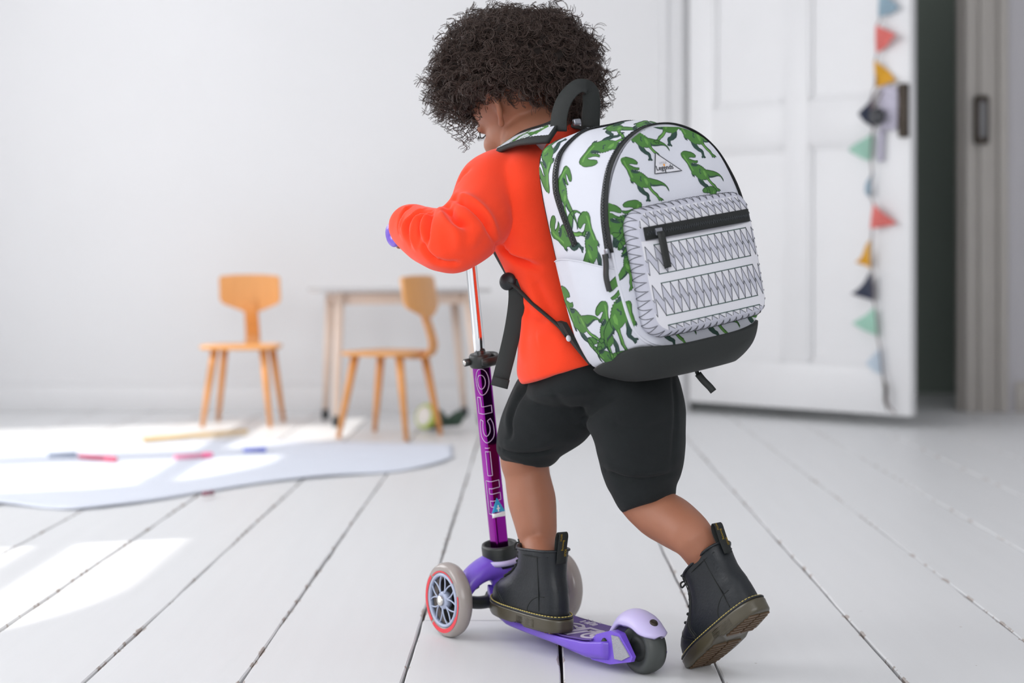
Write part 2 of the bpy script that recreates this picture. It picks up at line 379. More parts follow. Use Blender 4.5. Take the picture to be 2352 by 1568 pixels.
# ------------------------------------------------------------------ panelled door, standing open
DX = np.array([.72, -.694, 0]); rz = math.atan2(DX[1], DX[0]); HG = wpt(TH-.005, .03, 0); DL = 1.035
door = thing('door_1', 'white panelled door standing open into the room', 'door', HG, rz)
del door['category']; del door['label']; door['kind'] = 'structure'
z0 = .045; ty = .040
def dpart(nm, x0, x1, za, zb, t=ty, y=0., m='gloss', bev=.002): V, F = box(((x0+x1)/2, y, (za+zb)/2), (x1-x0, t, zb-za), None, bev); return put(nm, V, F, M[m], door, smooth=.5)
ZT = 2.2
dpart('stile', 0, .125, z0, ZT); dpart('stile', DL-.125, DL, z0, ZT); dpart('stile', .47, .585, .225, ZT-.12)
dpart('rail', .125, DL-.125, z0, .225); dpart('rail', .125, DL-.125, ZT-.12, ZT); dpart('rail', .125, .47, 1.07, 1.24); dpart('rail', .585, DL-.125, 1.07, 1.24)
for xa, xb in ((.125, .47), (.585, DL-.125)):
    for za, zb in ((.225, 1.07), (1.24, ZT-.12)):
        dpart('panel', xa, xb, za, zb, .014, 0, bev=0)
        mbm = MB(); q = .016
        for (u0, u1, v0, v1) in ((xa, xb, za, za+q), (xa, xb, zb-q, zb), (xa, xa+q, za, zb), (xb-q, xb, za, zb)): mbm.add(*box(((u0+u1)/2, -.0125, (v0+v1)/2), (u1-u0, .010, v1-v0), None, .003))
        put('panel_moulding', *mbm.get(), M['gloss'], door, smooth=.5)
yf = -ty/2
mbm = MB(); mbm.add(*box((DL-.022, yf-.012, 1.175), (.036, .024, .20), None, .004))
for k in range(7): mbm.add(*box((DL-.022, yf-.025, 1.09+k*.028), (.022, .004, .010), None, .001))
put('lock_plate', *mbm.get(), M['lock'], door, smooth=.5)
M['knob'] = mat('black_knob', (40, 42, 48), .18, coat=.5)
V, F = lathe([(0, 0), (.016, 0), (.016, -.012), (.011, -.02), (.012, -.034), (.026, -.044), (.033, -.056), (.030, -.068), (.016, -.076), (0, -.078)], 24, 1)
put('door_knob', V+np.array([DL-.105, yf, 1.155]), F, M['knob'], door)

# ------------------------------------------------------------------ bunting hanging down the door edge
def dloc(u, off, z): return HG+DX*u+np.array([-.694, -.72, 0])*off+np.array([0, 0, z])
bt = thing('bunting', 'string of small felt pennants hanging down the edge of the open door', 'bunting', dloc(.905, .03, 0))
cols = {'coral': (214, 112, 106), 'mustard': (214, 158, 44), 'mint': (158, 200, 182), 'navy': (52, 58, 76), 'grey blue': (142, 166, 180), 'pale blue': (196, 210, 222)}
for c, v in cols.items(): M['felt '+c] = mat('felt_'+c.replace(' ', '_'), v, .9, bump=.3, bscale=400, vary=.05, sheen=.3)
M['cord'] = mat('grey_cord', (120, 104, 104), .8)
def du(px):                                                        # distance along the door of a sight line
    k = (px-1176)/FPX; h = HG+np.array([-.694, -.72, 0])*.045; return (k*h[1]-h[0])/(DX[0]-k*DX[1])
def dz(px, py): h = HG+DX*du(px); return CAMZ-(py-611)*h[1]/FPX
def dp(px, py, off): return dloc(du(px), off, dz(px, py))
flags = [('grey blue', 2022, -22, 2022, 44, 2066, 22), ('coral', 2016, 60, 2014, 125, 2068, 86), ('mustard', 2012, 140, 2010, 202, 2058, 188), ('navy', 2004, 218, 2006, 297, 1975, 266),
         ('mint', 2003, 305, 2001, 372, 1955, 349), ('grey blue', 2003, 394, 2000, 452, 1981, 446), ('coral', 2006, 466, 2004, 526, 2060, 514), ('mustard', 2002, 551, 2002, 616, 1974, 602),
         ('navy', 2004, 623, 2008, 692, 1955, 674), ('mint', 2010, 704, 2016, 772, 1962, 742), ('pale blue', 2020, 792, 2028, 860, 1998, 838)]
strp = []
for k, (c, x0, y0, x1, y1, x2, y2) in enumerate(flags):
    a, b, t = dp(x0, y0, .045), dp(x1, y1, .045), dp(x2, y2, .05+.02*math.sin(k*2.1)); n = 7
    rows = []
    for i in range(n+1):
        f = i/n
        for j in range(n-i+1):
            g = j/max(1, n-i) if i < n else .5
            p = (a*(1-g)+b*g)*(1-f)+t*f; p = p+np.array([-.694, -.72, 0])*(.012*math.sin(f*5+k+g*2)); rows.append(p)
    idx = {}; q = 0
    for i in range(n+1):
        for j in range(n-i+1): idx[i, j] = q; q += 1
    F = []
    for i in range(n):
        for j in range(n-i):
            F.append((idx[i, j], idx[i, j+1], idx[i+1, j]))
            if j < n-i-1: F.append((idx[i, j+1], idx[i+1, j+1], idx[i+1, j]))
    V = np.array(rows); nv = len(V); o2 = np.array([-.694, -.72, 0])*.003
    bnd = [idx[i, 0] for i in range(n+1)]+[idx[i, n-i] for i in range(n-1, -1, -1)]+[idx[0, j] for j in range(n-1, 0, -1)]
    Fb = [tuple(np.array(f[::-1])+nv) for f in F]+[(bnd[i], bnd[(i+1) % len(bnd)], bnd[(i+1) % len(bnd)]+nv, bnd[i]+nv) for i in range(len(bnd))]
    put('pennant', np.concatenate([V, V+o2]), F+Fb, M['felt '+c], bt, world=True, smooth=False, label=c+' felt pennant')
    strp += [a, b]
strp += [dp(2032, 880, .05), dp(2038, 905, .05), dp(2044, 925, .06), dp(2058, 948, .05)]
V, F = tube(catmull(strp, 90), .003, 6); put('string', V, F, M['cord'], bt, world=True)
V, F = tube(catmull([dp(2030, 860, .05), dp(2038, 890, .055), dp(2036, 915, .05), dp(2040, 940, .05)], 14), [.003]*3+[.008]*8+[.004]*3, 8); put('tassel', V, F, M['lock'], bt, world=True)
M['pouch'] = mat('patterned_lavender_cotton', (188, 184, 200), .85, vary=.45, vscale=70, bump=.2, bscale=300)
a0 = du(2016); a1 = du(2060); zt, zb = dz(2040, 200), dz(2040, 300)
pz = np.linspace(0, 1, 12); R = []
for f in pz:
    z = zt+(zb-zt)*f; wd = (a1-a0)*(.42+.08*math.sin(f*PI)); c0 = (a0+a1)/2; th = .012*math.sin(PI*min(.97, max(.05, f)))+.002
    R.append([dloc(c0+wd*math.cos(t), .035+th*math.sin(t)+.003*math.sin(9*t+6*f), z) for t in np.linspace(0, 2*PI, 20, endpoint=False)])
pch = thing('fabric_pouch', 'small patterned lavender fabric pouch hanging at the knob of the open door', 'pouch', dloc((a0+a1)/2, .03, zb))
V, F = loft(R); put('pouch_body', V, F, M['pouch'], pch, world=True)
V, F = tube(catmull([dp(2022, 300, .035), dp(2021, 340, .04), dp(2020, 372, .036)], 8), .008, 6, ry=.014); put('ribbon_tail', V, F, M['pouch'], pch, world=True)
V, F = tube(catmull([dp(2026, 205, .035), dp(2022, 240, .072), dp(2014, 255, .085), dp(2012, 235, .072), dp(2018, 205, .035)], 14), .0025, 6); put('hanging_loop', V, F, M['cord'], pch, world=True)

# ------------------------------------------------------------------ children's chairs
def wood(name, rgb, sc_=(2, 2, 22), vary=.16): return mat(name, rgb, .42, vary=vary, vscale=2.2, stretch=sc_, bump=.05, bscale=6, coat=.15)
M['wood'] = wood('honey_beech', (220, 152, 84)); M['wood_s'] = wood('honey_beech_seat', (224, 160, 94), (22, 2, 2))
def make_chair(label, loc, rz):
    t = thing('childs_chair', label, 'chair', loc, rz, "children's chairs")     # faces -y
    # seat: rounded trapezium, slightly dished
    out = []
    for a in np.linspace(0, 2*PI, 40, endpoint=False):
        c, s = math.cos(a), math.sin(a); x = .145*np.sign(c)*abs(c)**.42; y = .135*np.sign(s)*abs(s)**.42; x *= 1-.10*(y/.135); out.append((x, y))
    out = np.array(out); R = []
    for k, (f, z) in enumerate(((.0, .286), (.90, .286), (.985, .290), (1, .296), (.985, .302), (.9, .303), (.5, .299), (0.02, .298))):
        R.append(np.c_[out*max(f, .01), np.full(len(out), z)])
    V, F = loft(R); put('seat', V, F, M['wood_s'], t)
    # bent ply spine and back board
    py = np.array([(0, .06, .283), (0, .12, .281), (0, .158, .292), (0, .172, .325), (0, .160, .375), (0, .142, .425), (0, .136, .47)])
    pth = catmull(py, 26); V, F = tube(pth, .005, 12, up=(0, -1, 0), ry=np.interp(np.linspace(0, 1, 26), [0, .3, 1], [.032, .030, .026]), pw=.35); put('spine', V, F, M['wood'], t)
    bo = np.array([(-.118, .47), (-.118, .552), (-.112, .562), (-.06, .567), (0, .568), (.06, .567), (.112, .562), (.118, .552), (.118, .47), (.108, .455), (.06, .436), (.03, .424), (0, .421), (-.03, .424), (-.06, .436), (-.108, .455)])
    y = lambda p: .136-.9*p[:, 0]**2*1.4-(p[:, 1]-.5)*.18
    V2, T, _ = printed(bo, [], .012); n = len(V2); yy = y(V2)
    fr = np.c_[V2[:, 0], yy-.006, V2[:, 1]]; bk = np.c_[V2[:, 0], yy+.006, V2[:, 1]]; m_ = len(bo)
    ids = [int(np.argmin(((V2-b)**2).sum(1))) for b in bo]
    F = [tuple(f) for f in T]+[tuple(f[::-1]+n) for f in T]+[(ids[i], ids[(i+1) % m_], ids[(i+1) % m_]+n, ids[i]+n) for i in range(m_)]
    put('backrest', np.r_[fr, bk], F, M['wood_s'], t, smooth=.6)
    for sx in (-1, 1):
        for sy in (-1, 1):
            a = np.array([sx*.092, sy*.088, .288]); b = np.array([sx*.128, sy*.135, .0]); V, F = tube([a, a*.6+b*.4, b], [.0150, .0135, .0085], 12); put('leg', V, F, M['wood'], t)
    return t
make_chair('honey coloured wooden childs chair standing alone, its front turned towards the room', (-1.02, 6.62, 0), math.radians(-3))
c2 = make_chair('honey coloured wooden childs chair seen from behind, pushed up to the narrow table', (-.43, 6.14, 0), math.radians(-115))

# ------------------------------------------------------------------ narrow trestle table
M['birch'] = wood('pale_birch', (226, 204, 188), vary=.06); M['tabletop'] = mat('grey_laminate', (196, 194, 194), .5, vary=.03); M['blackfoot'] = mat('black_rubber_foot', (34, 38, 38), .6)
tb = thing('narrow_table', 'narrow table with thin pale grey top and pale birch legs on black feet', 'table', (-.44, 6.73, 0), math.radians(13))
V, F = box((0, 0, .508), (.66, .36, .014), None, .004); put('tabletop', V, F, M['tabletop'], tb, smooth=.5)
for sx in (-1, 1):
    V, F = box((sx*.245, 0, .486), (.03, .30, .03), None, .004); put('cross_rail', V, F, M['birch'], tb, smooth=.5)
    for sy in (-1, 1):
        b = np.array([sx*(.262 if sx < 0 else .295), sy*.165, .012]); a = np.array([sx*.245, sy*.135, .492])
        V, F = tube([b+(a-b)*.03, (a+b)/2, a], [.011, .013, .015], 12, ry=[.012, .016, .02], pw=.6); L = put('leg', V, F, M['birch'], tb)
        V, F = tube([b+np.array([0, 0, -.012]), b+np.array([0, 0, .0]), b+(a-b)*.06], [.014, .015, .013], 12); put('foot', V, F, M['blackfoot'], L)
V, F = box((0, -.12, .478), (.47, .014, .045), None, .003); put('apron', V, F, M['birch'], tb, smooth=.5)

# ------------------------------------------------------------------ things on the floor
M['toy_d'] = mat('dark_green_plastic', (40, 66, 50), .35, vary=.1); M['toy_l'] = mat('lime_plastic', (176, 196, 84), .4); M['toy_w'] = mat('white_plastic', (222, 222, 218), .5)
tp = P(986, 998, 6.3); tp[2] = 0
toy = thing('rounded_toy', 'dark green rounded toy with lime ringed white front lying under the table', 'toy', tp)
Rz = lambda a: np.array([[math.cos(a), -math.sin(a), 0], [math.sin(a), math.cos(a), 0], [0, 0, 1.]])
Rt = Rz(math.radians(46))@np.array(Matrix.Rotation(math.radians(14), 3, 'Y'))
V, F = lathe([(.0, -.03), (.040, -.03), (.044, -.02), (.043, .0), (.038, .035), (.026, .062), (.012, .078), (0, .082)], 28, 0); o = np.array([.005, 0, .052]); put('body', V@Rt.T+o, F, M['toy_d'], toy)
V, F = lathe([(.037, -.034), (.043, -.036), (.047, -.028), (.046, -.016), (.040, -.018)], 28, 0); put('rim', V@Rt.T+o, F, M['toy_l'], toy)
V, F = lathe([(0, -.040), (.02, -.040), (.036, -.037), (.037, -.028), (0, -.028)], 28, 0); put('front_disc', V@Rt.T+o, F, M['toy_w'], toy)
V, F = loft([[np.array([.082+.075*f, .012*math.cos(a)*(1+1.2*f)*(1-.2*f), .030+.020*f+(.014+.020*f)*math.sin(a)*(1 if f < .9 else .3)]) for a in np.linspace(0, 2*PI, 14, endpoint=False)] for f in np.linspace(0, 1, 7)]); V = V-np.array([.022, 0, 0]); put('tail', V@Rz(math.radians(30)).T, F, M['toy_d'], toy)
def fl(px, py, z=0.): Y = (CAMZ-z)*FPX/(py-611); return np.array([(px-1176)*Y/FPX, Y, z])
# long sheet of paper with a curling near edge
M['paper'] = mat('pale_blue_paper', (222, 227, 238), .8, vary=.02, vscale=2)
near = [(-160, 1150), (0, 1160), (100, 1169), (190, 1172), (330, 1156), (450, 1136), (600, 1112), (760, 1096), (900, 1086), (1000, 1068), (1040, 1052)]
far = [(-160, 1000), (0, 1004), (140, 1006), (290, 1008), (430, 1010), (560, 1012), (680, 1014), (790, 1016), (890, 1018), (980, 1020), (1040, 1024)]
R = []
NF = catmull(np.array([fl(*p) for p in near]), 40); FF = catmull(np.array([fl(*p) for p in far]), 40)
for i in range(40):
    row = []
    for f in np.linspace(0, 1, 26):
        p = NF[i]*(1-f)+FF[i]*f; p[2] = .003+.004*max(0, 1-f*5)**2*(.6+.4*math.sin(i*.55))+.0015*math.sin(i*.4+f*9)**2; row.append(p)
    R.append(row)
R = np.array(R); V = np.concatenate([R.reshape(-1, 3), R.reshape(-1, 3)+[0, 0, -.0016]]); n = 40*26
F = grid_faces(40, 26, False); F += [tuple(np.array(f[::-1])+n) for f in F]
bnd = [i*26 for i in range(40)]+[39*26+j for j in range(1, 26)]+[i*26+25 for i in range(38, -1, -1)]+[j for j in range(24, 0, -1)]
F += [(bnd[i], bnd[(i+1) % len(bnd)], bnd[(i+1) % len(bnd)]+n, bnd[i]+n) for i in range(len(bnd))]
tag(put('paper_sheet', V, F, M['paper']), 'large pale bluish paper sheet spread over the floorboards on the left, markers lying on it', 'paper')
def marker(px0, py0, px1, py1, body, cap, label, capat=.72, r=.0075):
    a, b = fl(px0, py0, .012), fl(px1, py1, .012); a[2] = b[2] = r+.0065
    t = thing('felt_marker', label, 'marker', (a+b)/2*np.array([1, 1, 0])+np.array([0, 0, .006]), 0, 'felt markers on the paper')
    m1 = mat('marker_body', body, .4); m2 = mat('marker_cap', cap, .4); d = b-a
    V, F = tube([a, a+d*.02, a+d*capat], [r*.8, r, r], 12); put('barrel', V, F, m1, t, world=True)
    V, F = tube([a+d*capat, a+d*(capat+.02), a+d*.96, b], [r*1.1, r*1.15, r*1.1, r*.7], 12); put('cap', V, F, m2, t, world=True)
marker(110, 1046, 178, 1044, (170, 180, 198), (160, 170, 190), 'grey blue felt marker at the far left, touching the crimson one')
marker(182, 1048, 268, 1056, (206, 92, 122), (206, 84, 114), 'crimson felt marker beside the grey blue one')
marker(400, 1051, 488, 1045, (250, 160, 190), (248, 110, 160), 'pink felt marker lying between the crimson and the blue ones')
marker(558, 1034, 612, 1033, (140, 150, 224), (130, 140, 220), 'blue felt marker nearest the table')
marker(466, 1134, 490, 1131, (150, 92, 108), (140, 84, 100), 'short dull red crayon on the near edge of the paper', .8, .006)
M['dowel'] = wood('pale_yellow_wood', (244, 208, 150), (3, 22, 3))
a, b = fl(330, 1012, .01), fl(567, 992, .01); a[2] = b[2] = .0135
dw = put('wooden_stick', *tube([a, (a+b)/2, b], [.009, .008, .0075], 10), M['dowel']); tag(dw, 'pale wooden stick lying on the floor before the left chair', 'stick')
# ------------------------------------------------------------------ three-wheeled scooter
M['violet'] = mat('violet_plastic', (118, 84, 206), .32, vary=.04, coat=.2)
M['deckgrip'] = mat('worn_violet_deck_grip', (104, 80, 150), .7, vary=.12, vscale=25, bump=.35, bscale=500)
M['lilac'] = mat('lilac_plastic', (200, 190, 232), .4, vary=.02, sss=.1)
M['logo'] = mat('pale_grey_raised_lettering', (206, 198, 212), .6, vary=.05, vscale=40)
M['blackpl'] = mat('black_plastic', (38, 42, 40), .42, bump=.08, bscale=300)
M['chrome'] = mat('chrome', (236, 238, 240), .08, metal=1.)
M['purple'] = mat('anodised_purple_aluminium', (140, 32, 146), .16, metal=1.)
M['steel'] = mat('brushed_steel_bolt', (214, 212, 208), .25, metal=.9)
M['print'] = mat('pale_violet_print', (226, 206, 240), .5)
M['sky'] = mat('sky_blue_sticker', (50, 160, 206), .4); M['white'] = mat('white_print', (238, 238, 240), .5)
M['pu'] = mat('clear_smoky_polyurethane', (190, 180, 174), .22, trans=.35, vary=.08, vscale=14, coat=.2)
M['spoke'] = mat('pale_grey_blue_spokes', (170, 180, 204), .35, coat=.2)
M['hubdark'] = mat('dark_hub_back', (22, 26, 26), .6)
M['redprint'] = mat('red_wheel_print', (226, 62, 74), .45, vary=.15, vscale=120)
M['rubber'] = mat('worn_dark_rubber', (66, 70, 68), .5, vary=.4, vscale=45, bump=.2, bscale=90)
M['reflector'] = mat('grey_reflector', (160, 160, 166), .35, bump=.5, bscale=600, vary=.12, vscale=300)
SA = 33.5
SR = rot(SA, 0, 0); RTv = SR[:, 0]; HDv = -SR[:, 1]             # right, heading
S0 = np.array([.195, 2.569, 0.])                                 # where the rear wheel touches the floor
scoot = thing('kick_scooter', 'violet three-wheeled childs kick scooter under the riding child', 'scooter', S0, math.radians(SA))
# scooter frame: x right, y forward, z up ; origin at the rear contact
def sp(nm, V, F, m, par=None, **k): return put(nm, V, F, m, par or scoot, **k)
WB = .375
# deck: sculpted board, y from .05 to .33
def deckrow(y):
    t = (y-.02)/.33
    w = np.interp(y, [.0, .03, .07, .12, .18, .24, .30, .34, .37], [.040, .047, .056, .058, .056, .054, .050, .044, .036])
    zt = np.interp(y, [.0, .04, .08, .14, .22, .30, .335, .36, .385], [.050, .045, .038, .034, .034, .038, .048, .066, .088])
    th = np.interp(y, [.0, .04, .08, .14, .22, .30, .34, .385], [.030, .030, .026, .016, .014, .016, .020, .022])
    return w, zt, th
R = []
for y in np.linspace(.035, .372, 44):
    w_, zt, th = deckrow(y); row = []
    for a in np.linspace(0, 2*PI, 40, endpoint=False):
        c, s = math.cos(a), math.sin(a); x = w_*np.sign(c)*abs(c)**.35; q = abs(c)**3
        z = zt-th/2+th/2*np.sign(s)*abs(s)**.5+.006*q*(1 if s > 0 else .6)-(.0 if s > 0 else 0)
        row.append((x, y, z))
    R.append(row)
V, F = loft(R); sp('deck', V, F, M['violet'])
# grip pad inlaid on the deck and its raised lettering
def dtop(x, y): w_, zt, th = deckrow(y); return zt+.006*min(1, abs(x)/w_)**8+.0006
def pad(poly, off, th):
    V2, T, _ = printed(poly, [], .009); n = len(V2); zt = np.array([dtop(*p) for p in V2])+off
    top = np.c_[V2, zt+th]; bot = np.c_[V2, zt-.001]; ids = [int(np.argmin(((V2-b)**2).sum(1))) for b in np.asarray(poly)]; m_ = len(ids)
    return np.r_[top, bot], [tuple(f) for f in T]+[tuple(f[::-1]+n) for f in T]+[(ids[i], ids[(i+1) % m_], ids[(i+1) % m_]+n, ids[i]+n) for i in range(m_)]
ys = np.linspace(.066, .30, 14); pl = [(.88*deckrow(y)[0], y) for y in ys]; pl = pl+[(-x, y) for x, y in pl[::-1]]
V, F = pad(pl, 0, .0012); gp = sp('deck_pad', V, F, M['deckgrip'], smooth=.5)
def stroke(pts, r, closed=False):
    """flat raised outline lettering on the deck pad"""
    pts = np.array(pts, float); p = catmull(np.r_[pts, pts[:1]] if closed else pts, max(12, len(pts)*6)); T = nrm(np.gradient(p, axis=0)); N = np.c_[-T[:, 1], T[:, 0]]
    a, b = p+N*r, p-N*r; z = np.array([dtop(*q) for q in p])+.0014; n = len(p)
    V = np.r_[np.c_[a, z+.0012], np.c_[b, z+.0012], np.c_[a, z-.001], np.c_[b, z-.001]]
    F = []
    for i in range(n-1): F += [(i, i+1, n+i+1, n+i), (2*n+i, i, i+1, 2*n+i+1)[::-1], (n+i, n+i+1, 3*n+i+1, 3*n+i)]
    return V, F
def rr(cx, cy, hx, hy, n=14): return [(cx+hx*math.cos(a), cy+hy*math.sin(a)) for a in np.linspace(0, 2*PI, n, endpoint=False)]
mb = MB(); LW = .0024
# "micro" read from the left side: letters stand across the deck (letter-up = right side, reading runs to the back)
def Lt(u, v): return (-.040+v*1.12, .143-u*1.22)                            # u along the word (to the rear), v up (towards the right edge)
def sq(pts): return [Lt(*p) for p in pts]
def poly(pts, closed=True, r=LW):
    pts = list(pts)+([pts[0]] if closed else [])
    for a, b in zip(pts[:-1], pts[1:]):
        a, b = np.array(a), np.array(b); d = (b-a)/np.linalg.norm(b-a)*r*.9; mb.add(*stroke(sq([a-d, (a+b)/2, b+d]), r))
def ring(cx, cy, r1, r2, closed=True): mb.add(*stroke(sq(rr(cx, cy, r1, r2)), LW, closed))
ring(.034, .030, .019, .026); ring(.034, .030, .0085, .013)                                              # o
poly([(-.014, .004), (-.014, .052), (.012, .052), (.012, .040), (-.002, .040), (-.002, .004)])          # r
mb.add(*stroke(sq([(-.022, .047), (-.034, .054), (-.050, .050), (-.058, .030), (-.050, .010), (-.034, .005), (-.022, .012)]), LW))
mb.add(*stroke(sq([(-.024, .037), (-.034, .042), (-.043, .038), (-.047, .030), (-.043, .020), (-.034, .016), (-.024, .022)]), LW))   # c
poly([(-.024, .037), (-.022, .047)], False); poly([(-.024, .022), (-.022, .012)], False)
poly([(-.079, .004), (-.079, .052), (-.067, .052), (-.067, .004)])                                     # i
poly([(-.135, .004), (-.135, .052), (-.088, .052), (-.088, .004), (-.098, .004), (-.098, .041), (-.107, .041), (-.107, .004), (-.116, .004), (-.116, .041), (-.125, .041), (-.125, .004)])
for q, (a, b) in enumerate(((-.052, -.052), (-.043, -.043), (-.026, -.026))):                           # small "mini" on the far edge
    mb.add(*stroke(sq([(a, .064), (a, .069), (a, .074)]), .0013)); mb.add(*stroke(sq([(a, .0775), (a, .0785), (a, .0795)]), .0013))
mb.add(*stroke(sq([(-.038, .064), (-.038, .074), (-.031, .074), (-.031, .064)]), .0013))
mb.put('raised_lettering', M['logo'], gp, smooth=False)
# rear wheel housing: two cheeks with reflectors
def cheek(sx):
    pr = np.array([(.078, .036), (.060, .052), (.030, .062), (.012, .060), (-.014, .030), (-.010, .022), (.03, .012), (.07, .012), (.085, .02)])   # (y, z)
    x0, x1 = sx*.026, sx*.044; n = len(pr); th = np.interp(pr[:, 0], [-.014, .03, .085], [.032, .040, .046])*sx
    V = [(x0, y, z) for y, z in pr]+[(t, y, z) for (y, z), t in zip(pr, th)]; F = [tuple(range(n)), tuple(range(2*n-1, n-1, -1))]+[(i, (i+1) % n, n+(i+1) % n, n+i) for i in range(n)]
    return V, F
for sx in (-1, 1):
    V, F = cheek(sx); ck = sp('wheel_cheek', V, F, M['violet'], smooth=.6)
    q = np.array([(.026, .056), (.013, .0555), (-.009, .030), (.006, .022), (.020, .022)]); th = np.interp(q[:, 0], [-.014, .03, .085], [.032, .040, .046])+.0005
    n = len(q); V = [(sx*(t+.0016), y, z) for (y, z), t in zip(q, th)]+[(sx*(t-.002), y, z) for (y, z), t in zip(q, th)]; F = [tuple(range(n)), tuple(range(2*n-1, n-1, -1))]+[(i, (i+1) % n, n+(i+1) % n, n+i) for i in range(n)]
    put('reflector', V, F, M['reflector'], ck, smooth=False)
    V, F = lathe([(0, sx*.0435), (.009, sx*.0435), (.0105, sx*.042), (.0105, sx*.036), (0, sx*.036)], 20, 0); put('axle_hole', V*np.array([1, .75, 1.25])+np.array([0, .043, -.0]) + np.array([0, 0, .036]), F, M['hubdark'], ck)
# rear wheel
WR_ = .0375
prof = [(.010, -.013), (.020, -.0125), (.024, -.0155), (.030, -.017), (.0345, -.015), (.037, -.008), (.0375, 0), (.037, .008), (.0345, .015), (.030, .017), (.024, .0155), (.020, .0125), (.010, .013)]
V, F = lathe(prof, 48, 0); rw = sp('rear_wheel', V+np.array([0, 0, WR_]), F, M['rubber'])
V, F = lathe([(0, -.0142), (.009, -.0142), (.019, -.0128), (.0195, .0128), (.009, .0142), (0, .0142)], 24, 0); put('rear_hub', V+np.array([0, 0, WR_]), F, M['hubdark'], rw)
# lilac brake fender arching over the rear wheel
R = []
fp = catmull(np.array([(0, .070, .042), (0, .062, .062), (0, .046, .082), (0, .022, .092), (0, -.006, .088), (0, -.028, .074), (0, -.040, .062)]), 26)
for i, p in enumerate(fp):
    f = i/25; wd = np.interp(f, [0, .2, .45, .75, .93, 1], [.022, .022, .026, .026, .021, .010]); T = nrm(fp[min(i+1, 25)]-fp[max(i-1, 0)]); N = np.array([0, -T[2], T[1]]) if False else np.array([0, T[2]*-1, T[1]])
    N = -N if N[2] < 0 and f > .2 else N; N = N if f > .2 else np.array([0, .75, .65]); row = []
    drop = .020*np.interp(f, [0, .25, .5, .8, 1], [.2, .8, 1.2, .9, .3])
    for a in np.linspace(-1, 1, 13): row.append(p+np.array([wd*math.sin(a*1.45), 0, 0])-N*drop*(1-math.cos(a*1.45)))
    for a in np.linspace(1, -1, 13): row.append(p+np.array([(wd-.003)*math.sin(a*1.45), 0, 0])-N*(drop*(1-math.cos(a*1.45))+.004))
    R.append(row)
V, F = loft(R); fd = sp('brake_fender', V, F, M['lilac'])
V, F = lathe([(0, .0), (.0055, .0), (.0065, -.0015), (.0065, -.004), (0, -.004)], 16); put('fender_bolt', V@np.array(Matrix.Rotation(math.radians(35), 3, 'X')).T+np.array([0, -.024, .0795]), F, M['lock'], fd)
# front: axle beam housing with column socket
hw = np.array([0, WB, 0]); mbf = []
base = np.array([0, WB-.004, .108])
def hull(rings, m=28): return loft(rings)
parts = []
# neck rising from the deck
pth = catmull(np.array([(0, .30, .034), (0, .335, .046), (0, .362, .070), (0, .372, .098), (0, .372, .120)]), 18)
parts.append(tube(pth, np.interp(np.linspace(0, 1, 18), [0, .5, .8, 1], [.012, .020, .027, .030]), 24, up=(0, -1, .4), ry=np.interp(np.linspace(0, 1, 18), [0, .4, .8, 1], [.040, .030, .028, .030])))
for sx in (-1, 1):
    pth = catmull(np.array([(0, WB, .105), (sx*.035, WB, .104), (sx*.065, WB, .090), (sx*.086, WB, .066)]), 14)
    parts.append(tube(pth, np.interp(np.linspace(0, 1, 14), [0, .5, 1], [.026, .018, .013]), 20, up=(0, 0, 1), ry=np.interp(np.linspace(0, 1, 14), [0, .5, 1], [.030, .026, .020])))
mb = MB()
for V, F in parts: mb.add(V, F)
V, F = remesh(*mb.get(), .003, 6); sp('front_housing', V, F, M['violet'])
# column axis: raked back and leant to the rider's left
LEAN, RAKE = math.radians(9.0), math.radians(3.5)
CA = nrm(np.array([-math.tan(LEAN), -math.tan(RAKE), 1.])); CX = nrm(np.array([1, 0, 0])-CA*CA[0]); CY = np.cross(CA, CX)
CB = np.array([-.0105, WB-.004, .118])
def cp(x, y, z): return CB+CX*x+CY*y+CA*z
CRm = np.stack([CX, CY, CA], 1)
def onc(V): return np.asarray(V)@CRm.T+CB
V, F = lathe([(.026, -.004), (.0345, -.004), (.0355, .0), (.034, .004), (.026, .004)], 36); sp('socket_ring', onc(V), F, M['lilac'])
V, F = lathe([(.010, -.01), (.028, -.01), (.0295, .0), (.0300, .022), (.029, .026), (.026, .0265), (.024, .024), (.023, .012), (.010, .010)], 36); sp('column_collar', onc(V), F, M['blackpl'])
HW = .0118                                                       # half width of the square lower tube
def sqring(z, h=HW, r=.3):
    a = np.linspace(0, 2*PI, 40, endpoint=False); c, s = np.cos(a), np.sin(a)
    return np.c_[h*np.sign(c)*np.abs(c)**r*1.0, h*np.sign(s)*np.abs(s)**r, np.full(40, z)]
ZC1 = .330
V, F = loft([sqring(z) for z in np.linspace(.005, ZC1, 14)]); col = sp('lower_column', onc(V), F, M['purple'], smooth=.7)
TB = .560
V, F = loft([np.c_[.0092*np.cos(a_ := np.linspace(0, 2*PI, 28, endpoint=False)), .0092*np.sin(a_), np.full(28, z)] for z in (ZC1-.03, ZC1+.05, TB-.02, TB)]); sp('chrome_tube', onc(V), F, M['chrome'])
